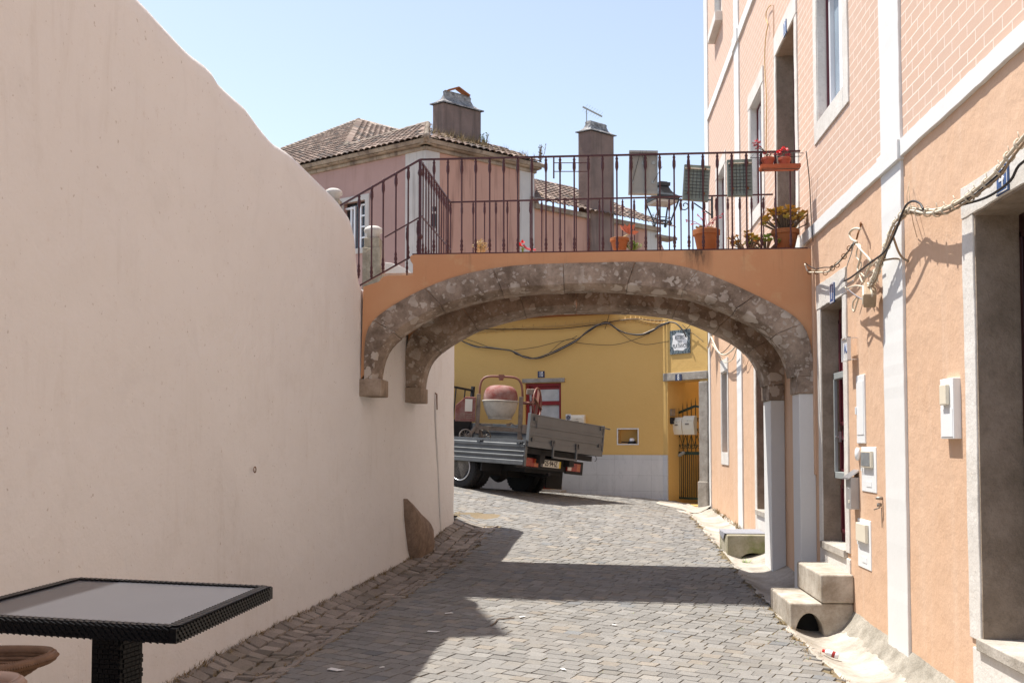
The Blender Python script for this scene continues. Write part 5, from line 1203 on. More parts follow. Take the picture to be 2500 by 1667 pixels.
# right-facing slope of the high block
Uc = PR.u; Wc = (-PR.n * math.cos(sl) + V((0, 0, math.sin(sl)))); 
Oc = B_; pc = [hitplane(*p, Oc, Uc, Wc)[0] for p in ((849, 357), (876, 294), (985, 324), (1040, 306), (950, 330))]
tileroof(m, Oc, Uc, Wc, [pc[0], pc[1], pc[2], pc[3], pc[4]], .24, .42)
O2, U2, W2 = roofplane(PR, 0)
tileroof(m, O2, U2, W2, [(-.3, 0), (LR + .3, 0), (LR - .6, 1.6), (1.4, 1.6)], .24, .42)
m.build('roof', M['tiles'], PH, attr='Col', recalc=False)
m = MB()
for O_, U_, Wv, pg in ((O, U, W_, [(-5, -.0), (LL + .3, 0), pl[0], pl[2], pl[4], (-5, pl[5][1] * .6)]), (O2, U2, W2, [(-.3, 0), (LR + .3, 0), (LR - .6, 1.6), (1.4, 1.6)])):
    n_ = U_.cross(Wv).normalized(); n_ = n_ if n_.z > 0 else -n_; m.prism([O_ + U_ * a_ + Wv * b_ - n_ * .015 for a_, b_ in pg], -n_ * .12)
m.build('roof_deck', M['cornice'], PH)
m = MB(); 
def rid(m, a, b, r=.11, n=9):
    d = (b - a); L = d.length; k = max(2, int(L / .4))
    for i in range(k):
        p = a + d * (i / k); q = a + d * ((i + 1.06) / k); m.tube([p, q], [r * 1.12, r * .95], 8)
P0 = lambda px, py: hitplane(px, py, O, U, W_)[1]
rid(m, P0(690, 366), A_); rid(m, P0(846, 358), A_, .13); rid(m, P0(856, 357), H_t, .1); rid(m, PL.pt(LL + .3, zr, .34), H_t, .09); rid(m, A_, hitplane(985, 324, Oc, Uc, Wc)[1], .1)
m.build('ridge_tiles', M['cornice'], PH, sm=True)
# chimneys
def chimney(px0, pxc, px1, ytop, s, zbase_, cap, label, capk=1.0):
    c = ray(pxc, ytop) * (F / s); Pa = Plane((c.x, c.y), (PL.u.x, PL.u.y)); Pb = Plane((c.x, c.y), (PR.u.x, PR.u.y)); a = -Pa.hit(px0, ytop)[0]; b = Pb.hit(px1, ytop)[0]
    ua, ub_ = -V((PL.u.x, PL.u.y, 0)), V((PR.u.x, PR.u.y, 0)); c0 = V((c.x, c.y, 0))
    def q(k, z): e = k; return [c0 - (ua + ub_) * e + V((0, 0, z)), c0 + ub_ * (b + e) - ua * e + V((0, 0, z)), c0 + ua * (a + e) + ub_ * (b + e) + V((0, 0, z)), c0 + ua * (a + e) - ub_ * e + V((0, 0, z))]
    m = MB(); m.hexa(q(0, zbase_) + q(0, c.z)); ch = m.build('chimney', M['chim'], PH, bevel=.03); ch['label'] = label
    m = MB(); h = cap; prof = [(.06, 0), (.06, .08 * h), (-.02 * capk, .16 * h), (-.10 * capk, .40 * h), (-.135 * capk, .7 * h), (-.13 * capk, .9 * h), (-.16 * capk, 1.0 * h)]; P = [q(k, c.z + z) + [q(k, c.z + z)[0]] for k, z in prof]; m.grid(P); m.f.append(tuple(len(m.v) - 5 + k for k in range(4))); m.c.append(None); m.build('cap', M['chimcap'], ch, auto=50)
    return ch, c, ua, ub_, a, b
ch, c, ua, ub_, a, b = chimney(1056, 1083, 1175, 250, 76, 8.6, .50, 'squat broad sooty chimney', 1.6)
m = MB(); t0 = c + V((0, 0, .5)); p0 = t0 + ub_ * .35 + ua * a * .5; p1 = t0 + ub_ * b * .5 + ua * a * .5 + V((0, 0, .18)); p2 = t0 + ub_ * (b - .3) + ua * a * .5; m.bar(p0, p1, a * .5, .04); m.bar(p1, p2, a * .5, .04); m.build('cowl', M['terra'], ch)
ch2, c, ua, ub_, a, b = chimney(1411, 1443, 1499, 318, 70.5, 2, .42, 'tall narrow sooty chimney with an aerial', 1.2)
m = MB(); t0 = c + V((0, 0, .35)) + ua * a * .5 + ub_ * .1; m.tube([t0, t0 + V((0, 0, .5))], .022, 6); d_ = V((1, .35, -.42)).normalized(); t1 = t0 + V((-.05, 0, .5)); m.tube([t1 - d_ * .1, t1 + d_ * .68], .03, 6)
for k in range(7): p = t1 + d_ * (k * .1); m.tube([p - V((.1, -.25, .04)), p + V((.1, -.25, .04))], .004, 4)
m.build('aerial', M['grey_metal'], ch2)
# low wing to the right
wz0 = PR.hit(1310, 511)[1]; uw0 = LR; uw1 = PR.hit(1603, 600)[0]; 
pw0 = (uw0 + .02, uw1)
m = MB(); pfacade(m, PR, uw0 + .05, uw1, -1, wz0, [], .2); e = PR.pt(uw1, 0); m.add([(e.x, e.y, -1), (e.x + .8, e.y + 5, -1), (e.x + .8, e.y + 5, wz0), (e.x, e.y, wz0)], [(0, 1, 2, 3)]); m.build('wing_wall', M['rose2'], PH, recalc=False)
q0 = PR.hit(1579, 590)[0]; m = MB(); m.pbox(PR, q0, uw1 + .02, -1, wz0, -.05, .03); m.build('corner_quoin', M['quoin'], PH)
m = MB(); m.pbox(PR, uw0, uw1 + .1, wz0, wz0 + .16, -.1, .14); m.pbox(PR, uw1 - .1, uw1 + .9, wz0 - .22, wz0 - .12, -.3, .2); m.build('cornice', M['cornice'], PH)
Ow = PR.pt(0, wz0 + .2, .3); hw = hitplane(1304, 438, Ow, U2, W2)[0]; m = MB(); tileroof(m, Ow, U2, W2, [(uw0 - .2, 0), (uw1 + .7, 0), (uw1 - .8, hw[1]), (uw0 - .2, hw[1])], .24, .42); m.build('wing_roof', M['tiles'], PH, attr='Col', recalc=False)
# weeds on the roofs
m = MB()
for _ in range(46):
    u = random.uniform(.2, LR); p = O2 + U2 * u + W2 * random.uniform(.0, .9); tuft(m, p.x, p.y, p.z + .03, random.uniform(.08, .26), 7, .12, .008)
for _ in range(50):
    u = random.uniform(.6, 2.6); p = O2 + U2 * u + W2 * random.uniform(.4, 1.2); tuft(m, p.x, p.y, p.z + .03, random.uniform(.15, .4), 9, .16, .008)
for _ in range(20):
    u = random.uniform(uw0, uw1); p = Ow + U2 * u + W2 * random.uniform(.1, 2); tuft(m, p.x, p.y, p.z + .03, random.uniform(.08, .22), 6, .1, .008)
tag(m.build('roof_weeds', M['dry'], recalc=False), 'dry weeds growing on the mossy roof tiles', kind='stuff')
def twigs(px, py, s, h, n, label, leafmat, nm):
    b = ray(px, py) * (F / s); m = MB(); lv = MB(); rnd = random.Random(int(px))
    for _ in range(n):
        a = rnd.random() * 6.28; tip = b + V((math.cos(a) * h * .35 * rnd.random(), math.sin(a) * h * .3 * rnd.random(), h * rnd.uniform(.55, 1))); mid = b.lerp(tip, .5) + V((rnd.uniform(-.05, .05), 0, 0)); m.tube([b, mid, tip], [.014, .01, .004], 4)
        for k in range(12):
            p = b.lerp(tip, rnd.uniform(.3, 1)); q = V((rnd.uniform(-1, 1), rnd.uniform(-1, 1), rnd.uniform(-.5, 1))) * .05; w_ = V((rnd.uniform(-1, 1), rnd.uniform(-1, 1), rnd.uniform(-1, 1))) * .02; lv.add([p, p + q + w_, p + q * 1.5 - w_], [(0, 1, 2)])
    t = thing(nm, label, 'plant', b, group='wild plants on the rose house roof'); m.build('stem', M['stemd'], t); lv.build('leaves', leafmat, t, recalc=False)
twigs(1182, 366, 74, .62, 10, 'dark leafy weed growing beside the broad chimney', M['green'], 'roof_plant')
twigs(1318, 398, 72, .72, 9, 'bare twiggy plant at the right end of the rose roof', M['dry'], 'roof_plant')
twigs(1596, 560, 64, .75, 9, 'twiggy plant on the low wing roof behind the lantern', M['dry'], 'roof_plant')
# ------------------------------------------------------------------ flatbed truck
bx = V((.8, -.6, 0)); by = V((.6, .8, 0)); bz = V((0, 0, 1))
R0 = Matrix(((bx.x, by.x, 0), (bx.y, by.y, 0), (0, 0, 1))).to_4x4()
RT = Matrix.Translation(V((-.95, 16.0, .06))) @ R0 @ Matrix.Rotation(R(-5.2), 4, 'X') @ Matrix.Rotation(R(2.5), 4, 'Y')
TR = thing('flatbed_truck', 'dark flatbed truck parked on the slope with its near side board dropped', 'truck', mat=RT)
def L(mb, name, mat, parent=TR, **k): return mb.build(name, M[mat], parent, loc=True, **k)
BW = 2.03; BL = 3.2
m = MB(); m.box(-BL, 0, 0, BW, -.10, -.02); L(m, 'bed_floor', 'chassis', bevel=.004)
# dropped side board with pressed ribs
m = MB(); prof = [(0, -.004), (-.028, -.004), (-.030, -.06), (-.042, -.07), (-.042, -.115), (-.030, -.125), (-.030, -.175), (-.044, -.185), (-.030, -.20), (-.030, -.245), (-.046, -.255), (-.046, -.275), (-.030, -.29), (-.030, -.33), (-.040, -.34), (-.040, -.405), (-.010, -.41), (0, -.41)]
m.prism([(-BL, y, z) for y, z in prof], (BL - .01, 0, 0)); sb_ = L(m, 'side_board', 'galv', bevel=.002); sb_['label'] = 'dropped near side board'
for x in (-1.0, -.12, -2.2): m = MB(); m.box(x - .07, x + .07, -.052, -.02, -.045, -.028); m.box(x - .02, x + .02, -.055, -.02, -.07, -.03); L(m, 'hinge', 'galv', sb_)
m = MB(); m.box(-.06, .0, -.055, -.03, -.40, -.36); L(m, 'latch', 'galv', sb_)
m = MB(); m.box(-.012, .012, -.03, .02, -.42, .0); L(m, 'end_strip', 'galv', sb_)
def upboard(y0, y1, x0, x1, z1, nm):
    m = MB(); 
    for a, b, t in ((.0, .09, 0), (.09, .13, .012), (.13, .23, 0), (.23, .27, .012), (.27, z1, 0)):
        if x1 - x0 > y1 - y0: m.box(x0, x1, y0 - t, y1, a, b)
        else: m.box(x0, x1 + t, y0, y1, a, b)
    return m
L(upboard(BW - .03, BW, -BL, -.05, .40, ''), 'side_board', 'galv', bevel=.003)
tg = L(upboard(.0, BW, -.01, .025, .42, ''), 'tailgate', 'galv2', bevel=.003)
m = MB(); m.box(-.02, .04, -.005, .03, -.02, .44); m.box(-.02, .04, BW - .03, BW + .005, -.02, .44); m.box(-.015, .035, 0, BW, .415, .432); m.box(-.01, .034, 0, BW, -.10, -.0); L(m, 'gate_edge', 'galv2', tg, bevel=.003)
for y in (.62, 1.28): m = MB(); m.box(.02, .06, y - .045, y - .015, -.04, .05); m.box(.02, .06, y + .015, y + .045, -.04, .05); m.box(.018, .04, y - .045, y + .045, -.01, .01); L(m, 'latch', 'galv', tg)
for y, z in ((.1, .02), (.12, .36), (BW - .12, .08), (BW - .1, .38)): m = MB(); m.box(.025, .055, y - .03, y + .03, z - .03, z + .03); L(m, 'latch', 'galv', tg)
m = MB()
m.tube([(.03, BW - .1, .40), (.05, BW + .0, .40), (.05, BW + .14, .395)], .012, 6); L(m, 'hook', 'galv', tg); m = MB(); m.tube([(.03, .16, .38), (.045, .16, .38), (.045, .16, .20)], .008, 5); L(m, 'hook', 'galv', tg); m = MB()
m.tube([(.03, BW - .2, -.1), (.04, BW - .16, -.16), (.03, BW - .2, -.2)], .008, 5); L(m, 'hook', 'galv', tg)
m = MB(); t = .03
for q in ((.62, 1.28, -.24, -.21), (.62, .65, -.24, -.0), (1.25, 1.28, -.24, -.0)): m.box(.03, .06, q[0], q[1], q[2], q[3])
L(m, 'hanging_step', 'galv2', bevel=.003)
# headboard frame
m = MB(); xh = -BL
m.box(xh - .03, xh, 0, BW, 0, .42); 
for y in (.0, BW - .06): m.box(xh - .06, xh, y, y + .06, 0, 1.12)
m.box(xh - .05, xh - .01, 0, BW, 1.02, 1.06)
for k in range(1, 8): m.box(xh - .035, xh - .015, BW * k / 8 - .01, BW * k / 8 + .01, .42, 1.02)
L(m, 'headboard', 'chassis', bevel=.004)
# chassis and underbody
m = MB(); m.box(-5.5, -.15, .55, .68, -.34, -.11); m.box(-5.5, -.15, BW - .68, BW - .55, -.34, -.11)
for x in (-.2, -.9, -2.0, -3.0): m.box(x - .05, x + .05, .05, BW - .05, -.2, -.11)
L(m, 'chassis', 'chassis')
m = MB(); m.box(-1.6, -1.3, .2, BW - .2, -.60, -.42); m.lathe([(.16, 0), (.2, .1), (.16, .2)], (-1.45, BW / 2 - .1, -.52), (0, 1, 0), 16); m.box(-.95, -.45, .55, 1.5, -.50, -.3); L(m, 'axle', 'chassis')
m = MB(); m.box(-2.0, -1.84, .04, .5, -.55, -.12); L(m, 'tool_box', 'chassis')
for a_, b_, c_, d_, e_ in ((-.98, -.95, .02, .52, -.55), (-.80, -.77, BW - .5, BW - .05, -.74)): m = MB(); m.box(a_, b_, c_, d_, e_, -.12); L(m, 'mudguard', 'rubber')
m = MB(); m.tube([(-.2, .9, -.5), (-.5, 1.1, -.55), (-1, 1.2, -.5)], .03, 8); L(m, 'exhaust_pipe', 'chassis')
m = MB(); m.box(-.34, -.28, .12, BW - .14, -.44, -.24); m.box(-.30, -.26, BW - .62, BW - .14, -.46, -.23); rb = L(m, 'light_bar', 'chassis', bevel=.006)
for y0 in (.26, 1.42):
    for k, (a, b, mt) in enumerate(((.0, .10, 'lamp_white' if y0 > 1 else 'lamp_red'), (.10, .25, 'lamp_red'), (.25, .35, 'lamp_amber'))):
        if k == 0:
            mm = MB(); mm.box(-.28, -.235, y0 - .01, y0 + .37, -.41, -.265); tl_ = L(mm, 'tail_light', 'lamp_red', bevel=.006)
        mm = MB(); mm.box(-.236, -.228, y0 + a, y0 + b, -.40, -.275); L(mm, 'lens', mt, tl_)
m = MB(); m.box(-.27, -.255, .73, 1.25, -.385, -.268); np_ = L(m, 'number_plate', 'plate', bevel=.003)
m = MB(); m.box(-.2555, -.253, 1.205, 1.248, -.383, -.27); L(m, 'yellow_strip', 'plate_y', np_)
m = MB(); m.box(-.2555, -.253, .732, .765, -.383, -.27); L(m, 'blue_strip', 'navy', np_)
MM = RT @ Matrix.Translation(V((-.2535, .985, -.327))) @ Matrix(((0, 0, 1, 0), (1, 0, 0, 0), (0, 1, 0, 0), (0, 0, 0, 1)))
text('25·94·IZ', .125, M['ink'], np_, MM, sx=.80, bold=.0015)
# wheels
def wheel(x, y, outer, label):
    w = bpy.data.objects.new('wheel', None)
    m = MB(); r = .345; ww = .19; prof = [(r - .13, 0), (r - .06, -.004), (r - .015, .012), (r, .045), (r, ww - .045), (r - .015, ww - .012), (r - .06, ww + .004), (r - .13, ww)]
    m.lathe(prof, (x, y, -.52), (0, 1, 0), 36)
    for k in range(36):
        t = 6.283 * k / 36; m.obox((x + (r + .002) * math.cos(t), y + ww / 2, -.52 + (r + .002) * math.sin(t)), (-math.sin(t), 0, math.cos(t)), (0, 1, 0), (math.cos(t), 0, math.sin(t)), .028, ww - .06, .012)
    o = L(m, 'wheel', 'rubber', auto=40)
    m = MB(); s = -1 if outer else 1; y0 = y if outer else y + ww
    m.lathe([(r - .12, 0), (r - .135, .012), (r - .15, .05), (.12, .09), (.10, .055), (.07, .045), (.05, .03), (.001, .03)], (x, y0 - s * 0, -.52), (0, 1 if outer else -1, 0), 30); L(m, 'rim', 'rim', o, sm=False)
    m = MB(); m.tube([(x + (r - .125) * math.cos(t), y0 + (-.004 if outer else .004), -.52 + (r - .125) * math.sin(t)) for t in [6.283 * k / 36 for k in range(36)]], .011, 6, closed=True); L(m, 'trim_ring', 'steel', o, sm=True)
    m = MB()
    for k in range(6): t = 6.283 * k / 6; m.lathe([(.014, 0), (.014, .03)], (x + .085 * math.cos(t), y0 + (.05 if outer else -.05), -.52 + .085 * math.sin(t)), (0, -1 if outer else 1, 0), 6)
    L(m, 'wheel_nuts', 'rim', o); return o
wheel(-1.45, .03, True, ''); wheel(-1.45, .26, True, ''); wheel(-1.45, BW - .22, False, ''); wheel(-1.45, BW - .45, False, '')
wheel(-4.8, .05, True, ''); wheel(-4.8, BW - .24, False, '')
# cab (hidden behind the pink wall)
m = MB(); m.prism([(-4.0, .02, -.3), (-4.0, .02, 1.25), (-5.1, .02, 1.25), (-5.55, .02, .55), (-5.6, .02, -.42), (-5.3, .02, -.42), (-5.15, .02, -.1), (-4.45, .02, -.1), (-4.35, .02, -.3)], (0, BW - .04, 0)); cb_ = L(m, 'cab', 'blue_cab', bevel=.03)
m = MB(); m.prism([(-4.15, .012, .5), (-4.15, .012, 1.1), (-4.95, .012, 1.1), (-5.25, .012, .5)], (0, BW - .024, 0)); L(m, 'side_window', 'glass_dk', cb_)
# ------------------------------------------------------------------ cement mixer standing on the bed
def bedpt(x, y, z=0): return RT @ V((x, y, z))
base = bedpt(-1.5, 1.0, -.02)
mt_ = Matrix.Translation(base) @ Matrix.Rotation(R(7), 4, 'Z') @ Matrix.Rotation(R(2.0), 4, 'Y')
MX = thing('cement_mixer', 'cement mixer with a red and crusted white drum standing on the truck bed', 'cement mixer', mat=mt_)
def K(mb, name, mat, parent=MX, **k): return mb.build(name, M[mat], parent, loc=True, **k)
zc0 = .43
m = MB(); m.lathe([(.001, 0), (.19, 0), (.205, .01), (.245, .08), (.28, .16), (.305, .25), (.312, .31)], (0, 0, zc0), n=40, caps=False); dr = K(m, 'drum', 'mix_white', auto=35)
m = MB(); m.lathe([(.312, .0), (.335, .005), (.335, .022), (.312, .028)], (0, 0, zc0 + .30), n=40, caps=False); m.lathe([(.195, 0), (.215, .0), (.215, .014), (.195, .014)], (0, 0, zc0 - .006), n=40); K(m, 'ring_flange', 'mix_white', dr, auto=35)
m = MB(); m.lathe([(.305, .0), (.310, .04), (.300, .12), (.285, .17), (.255, .22), (.20, .255), (.13, .27), (.12, .262), (.001, .262)], (0, 0, zc0 + .325), n=40, caps=False); K(m, 'upper_drum', 'mix_red', dr, auto=35)
m = MB(); m.tube(spline([V((-.375, 0, .80)), V((-.375, 0, .95)), V((-.345, 0, 1.10)), V((-.24, 0, 1.175)), V((0, 0, 1.185)), V((.24, 0, 1.175)), V((.345, 0, 1.10)), V((.385, 0, .95)), V((.39, 0, .70)), V((.385, 0, .3))], 4), .021, 10); m.lathe([(.04, 0), (.04, .1)], (0, 0, 1.12), n=12); m.box(-.05, .05, -.04, .04, 1.15, 1.22); K(m, 'yoke', 'mix_bright', sm=False, auto=50)
m = MB(); m.bar((-.40, 0, .16), (-.39, 0, .86), .075, .06); m.bar((.36, .0, .0), (.37, 0, .84), .075, .05); m.bar((-.38, 0, .26), (.36, 0, .24), .06, .075); m.bar((-.42, -.02, .28), (-.60, -.1, .03), .06, .05); m.bar((-.35, .02, .24), (-.30, .12, 0), .05, .05); m.bar((.36, 0, .2), (.42, .2, 0), .05, .05)
m.tube([(-.12 + .0, -.06, .32), (-.3, -.06, .33), (-.36, -.04, .30)], .012, 5); m.tube([(.12, -.05, .33), (.2, -.07, .36), (.3, -.05, .31)], .012, 5); m.box(.12, .2, -.07, -.03, .3, .35); K(m, 'stand', 'mix_frame', bevel=.004)
m = MB(); m.prism([(-.80, -.10, .36), (-.80, -.10, .64), (-.62, -.10, .80), (-.44, -.10, .80), (-.44, -.10, .36)], (0, .26, 0)); mo = K(m, 'motor_housing', 'mix_red', bevel=.012)
m = MB(); m.box(-.63, -.50, -.104, -.10, .54, .76); K(m, 'sticker', 'plate', mo)
m = MB()
for zz in (.42, .455, .49): m.box(-.72, -.62, -.106, -.10, zz, zz + .012); m.box(-.6, -.5, -.106, -.10, zz, zz + .012)
K(m, 'vent', 'mix_frame', mo)
m = MB(); cx_ = .66; cz_ = .73; ax_ = V((.95, -.33, 0)).normalized(); s_ = V((0, 0, 1)); t_ = ax_.cross(s_)
hw = [V((cx_, 0, cz_)) + (t_ * math.cos(a) + s_ * math.sin(a)) * .275 for a in [6.283 * k / 36 for k in range(36)]]
m.tube(hw, .014, 8, closed=True); m.tube([V((.38, 0, cz_)), V((cx_, 0, cz_))], .025, 8); m.bar(hw[2], hw[20], .045, .02); m.bar(hw[11], hw[29], .045, .02); K(m, 'hand_wheel', 'mix_bright', sm=False, auto=50)
m = MB(); m.box(.46, .6, -.12, .02, .88, .98); m.box(.4, .52, -.06, .04, .18, .34); K(m, 'switch_box', 'mix_frame', bevel=.008)
for wx, wy in ((-.60, -.12), (-.26, .12)):
    m = MB(); a_ = V((.15, -1, 0)).normalized(); s2 = a_.cross(V((0, 0, 1))); c_ = V((wx, wy, .115))
    m.tube([c_ + (s2 * math.cos(t) + V((0, 0, 1)) * math.sin(t)) * .105 for t in [6.283 * k / 28 for k in range(28)]], .013, 8, closed=True)
    for k in range(10): t = 6.283 * k / 10; m.tube([c_, c_ + (s2 * math.cos(t) + V((0, 0, 1)) * math.sin(t)) * .1], .004, 4)
    m.lathe([(.022, -.03), (.022, .03)], c_, a_, 10); K(m, 'wheel', 'rim', auto=50)
# ------------------------------------------------------------------ lantern on a wall bracket
LD = 17.6
def lp(px, py, y=LD): return PY(px, py, y)
cx_l = lp(1617, 480).x; LN = thing('street_lamp', 'old lantern on a scrolled bracket at the far corner of the orange house', 'street lamp', (2.24, LD, lp(1617, 488).z))
def zz(py): return lp(1617, py).z
hw1 = (lp(1656, 490).x - lp(1581, 490).x) / 2 * .80; hw0 = (lp(1640, 545).x - lp(1603, 545).x) / 2 * .8
def sq(h, z, rot=R(22)):
    return [V((cx_l + h * 1.414 * math.cos(rot + math.pi / 4 + k * math.pi / 2), LD + h * 1.414 * math.sin(rot + math.pi / 4 + k * math.pi / 2), z)) for k in range(4)]
m = MB(); top4 = sq(hw1, zz(492)); bot4 = sq(hw0, zz(543))
for k in range(4): m.bar(top4[k], bot4[k], .022); m.bar(bot4[k], bot4[(k + 1) % 4], .022); m.bar(bot4[k] + V((0, 0, .07)), bot4[(k + 1) % 4] + V((0, 0, .07)), .012)
for k in range(4): m.lathe([(.012, 0), (.028, -.03), (.022, -.055), (.001, -.07)], bot4[k], n=8)
m.build('glass_frame', M['lantern'], LN)
m = MB(); m.hexa(sq(hw1 * 1.03, zz(493)) + sq(hw1 * 1.06, zz(483))); P = []
for f, py in ((1.02, 483), (.72, 476), (.52, 467), (.40, 458), (.36, 455)): q = sq(hw1 * f, zz(py)); P.append(q + [q[0]])
m.grid(P); m.hexa(sq(hw1 * .48, zz(456)) + sq(hw1 * .50, zz(448))); m.hexa(sq(hw1 * .36, zz(448)) + sq(hw1 * .3, zz(445))); m.build('hood', M['lantern'], LN)
m = MB(); m.hexa(sq(hw1 * .9, zz(499)) + sq(hw1 * .98, zz(493.5))); m.build('reflector', M['langlass'], LN)
m = MB(); arm0 = V((cx_l + hw1, LD, zz(489))); m.tube([arm0, (2.0, LD, zz(488)), (2.24, LD, zz(491))], .014, 6); m.tube(spline([V((cx_l + .55, LD, zz(497))), V((cx_l + .7, LD, zz(512))), V((2.24, LD, zz(530)))]), .012, 6)
c_ = V((lp(1672, 503).x, LD, zz(503))); m.tube([c_ + V((math.cos(t * .5 + 1.2) * (.115 - .0055 * t), 0, math.sin(t * .5 + 1.2) * (.115 - .0055 * t))) for t in range(19)], .010, 6); m.box(2.21, 2.24, LD - .04, LD + .04, zz(535), zz(484)); m.build('bracket', M['lantern'], LN, sm=False)
# ------------------------------------------------------------------ panels tied to the railing
def panel(pts, y, mat, label, kind):
    q = [PY(*p, y) for p in pts]; c = sum(q, V()) / 4; t = thing('panel', label, 'panel', c, group='grey panels tied to the railing')
    m = MB(); m.prism(q, (0, .05, 0)); m.build('sheet', M[mat], t, bevel=.004)
    ux = (q[1] - q[0]); uz = (q[3] - q[0])
    if kind == 'grid':
        m = MB()
        for i in range(1, 6): a = q[0] + ux * (.08 + .84 * i / 6) + uz * .1; m.bar(a + V((0, -.003, 0)), a + uz * .84 + V((0, -.003, 0)), .004)
        for j in range(1, 9): a = q[0] + uz * (.1 + .84 * j / 9) + ux * .06; m.bar(a + V((0, -.003, 0)), a + ux * .88 + V((0, -.003, 0)), .004)
        m.build('wire_grid', M['wire'], t)
        m = MB(); a = q[0] + uz * .115; m.bar(a + ux * .04 + V((0, -.008, 0)), a + ux * .97 + V((0, -.008, 0)), .028, .01); m.build('rail_strip', M['cream'], t)
        m = MB()
        for f in (.2, .8): m.lathe([(.001, 0), (.013, .001), (.013, .006)], q[0] + uz * .8 + ux * f + V((0, -.001, 0)), (0, -1, 0), 10); m.lathe([(.011, 0), (.011, .014)], q[0] + uz * .115 + ux * f + V((0, -.012, 0)), (0, -1, 0), 8)
        m.build('screw', M['rust'], t)
    else:
        m = MB(); a = q[3] - uz * .07; m.prism([q[3] + V((0, -.001, 0)), q[2] + V((0, -.001, 0)), q[2] - uz * .07 + V((0, -.001, 0)), a + V((0, -.001, 0))], (0, -.02, 0)); m.build('edge_strip', M['board'], t); m = MB(); m.prism([q[0] + V((0, -.001, 0)), q[1] + V((0, -.001, 0)), q[1] + uz * .05 + V((0, -.001, 0)), q[0] + uz * .05 + V((0, -.001, 0))], (0, -.012, 0)); m.build('edge_strip', M['board'], t)
        m = MB()
        for fx, fz in ((.5, .28), (.86, .28), (.14, .72), (.86, .72)): m.lathe([(.001, 0), (.018, .001), (.018, .006)], q[0] + ux * fx + uz * fz + V((0, -.001, 0)), (0, -1, 0), 12)
        m.build('washer', M['grey_metal'], t)
        m = MB(); o = V((0, -.012, 0)); m.tube([q[0] + ux * .4 + o, q[0] + ux * .14 + uz * .72 + o], .0025, 4); m.tube([q[0] + ux * .45 + o, q[0] + ux * .5 + uz * .28 + o, q[0] + ux * .6 + o], .0025, 4); m.tube([q[0] + ux * .86 + uz * .72 + o, q[0] + ux * 1.15 + uz * .38 + V((0, -.04, 0))], .0025, 4); m.build('wire', M['wire'], t)
    return t
panel([(1536, 368), (1606, 369), (1605, 475), (1534, 474)], yr + .03, 'board', 'plain grey board tied upright against the front railing', 'plain')
panel([(1671, 401), (1735, 405), (1729, 492), (1666, 487)], yr + .03, 'mesh', 'tilted grey gridded panel tied to the railing, between the plain board and the straight one', 'grid')
panel([(1775, 390), (1836, 388), (1838, 478), (1777, 479)], yr + .03, 'mesh', 'straight grey gridded panel tied to the railing nearest the flower shelf', 'grid')
m = MB(); a = PY(1352, 385, yb - .1); 
for px in (1352, 1437): p = PY(px, 385, yb - .08); q = PY(px, 436, yb - .08); m.bar(p, q, .018, .012)
for py in (398, 419): m.bar(PY(1352, py, yb - .08), PY(1437, py, yb - .08), .008)
tag(m.build('pot_holder', M['iron']), 'empty iron pot holder hanging inside the railing by the tall chimney', 'pot holder')
# ------------------------------------------------------------------ plants
def potted(px0, px1, ptop, pbot, y, mat, label, nm='potted_plant', group='flower pots on the footbridge'):
    a = PY(px0, ptop, y); b = PY(px1, ptop, y); r = (b.x - a.x) / 2; c = (a + b) / 2; zb = PY((px0 + px1) / 2, pbot, y).z
    t = thing(nm, label, 'potted plant', (c.x, c.y, zb), group=group); h = c.z - zb
    m = MB(); m.lathe([(.001, 0), (r * .66, 0), (r * .68, .005), (r * .90, h * .74), (r, h * .75), (r, h * .98), (r * .96, h), (r * .9, h * .99), (r * .88, h * .9)], (c.x, c.y, zb), n=28); m.build('pot', mat, t, auto=40)
    m = MB(); m.lathe([(.001, 0), (r * .88, 0)], (c.x, c.y, zb + h * .92), n=20, caps=False); m.build('soil', M['soil'], t); return t, V((c.x, c.y, zb + h * .93)), r
def rosette(m, c, r, n, rnd, up=.5):
    for i in range(n):
        a = i * 2.4 + rnd.random(); e = up * (1 - i / n) + rnd.uniform(-.1, .3); d = V((math.cos(a) * math.cos(e), math.sin(a) * math.cos(e), math.sin(e))); L_ = r * rnd.uniform(.7, 1.1); s = d.cross(V((0, 0, 1))).normalized() * L_ * .36; n_ = s.cross(d).normalized() * L_ * .12
        m.add([c, c + d * L_ * .6 + s + n_, c + d * L_ + n_ * 1.5, c + d * L_ * .6 - s + n_], [(0, 1, 2, 3)])
def succulent(t, c, R_, H_, n, mat, seed, rs=.055, name='foliage'):
    rnd = random.Random(seed); m = MB(); st_ = MB()
    for _ in range(n):
        a = rnd.random() * 6.283; q = rnd.random() ** .6; p = c + V((math.cos(a) * R_ * q, math.sin(a) * R_ * q * .8, H_ * (1 - .55 * q * q) * rnd.uniform(.45, 1))); rosette(m, p, rs * rnd.uniform(.7, 1.2), 10, rnd)
        st_.tube([c + V((math.cos(a) * R_ * q * .3, math.sin(a) * R_ * q * .3, 0)), p], .006, 5)
    m.build(name, M[mat], t, recalc=False); st_.build('stem', M['stemd'], t)
def flowers(m, pts, r, seed):
    rnd = random.Random(seed)
    for p in pts:
        for i in range(9):
            a = rnd.random() * 6.28; e = rnd.uniform(-.5, 1.4); d = V((math.cos(a) * math.cos(e), math.sin(a) * math.cos(e), math.sin(e))) * r * rnd.uniform(.6, 1.1); s = d.orthogonal().normalized() * r * .4; m.add([p, p + d * .6 + s, p + d, p + d * .6 - s], [(0, 1, 2, 3)])
yp = yr + .24
t, c, r = potted(1691, 1758, 562, 612, yp, M['terra'], 'large terracotta pot with thin pink stems, in the middle of the flower pots')
rnd = random.Random(3); m = MB(); fl = MB(); tips = []
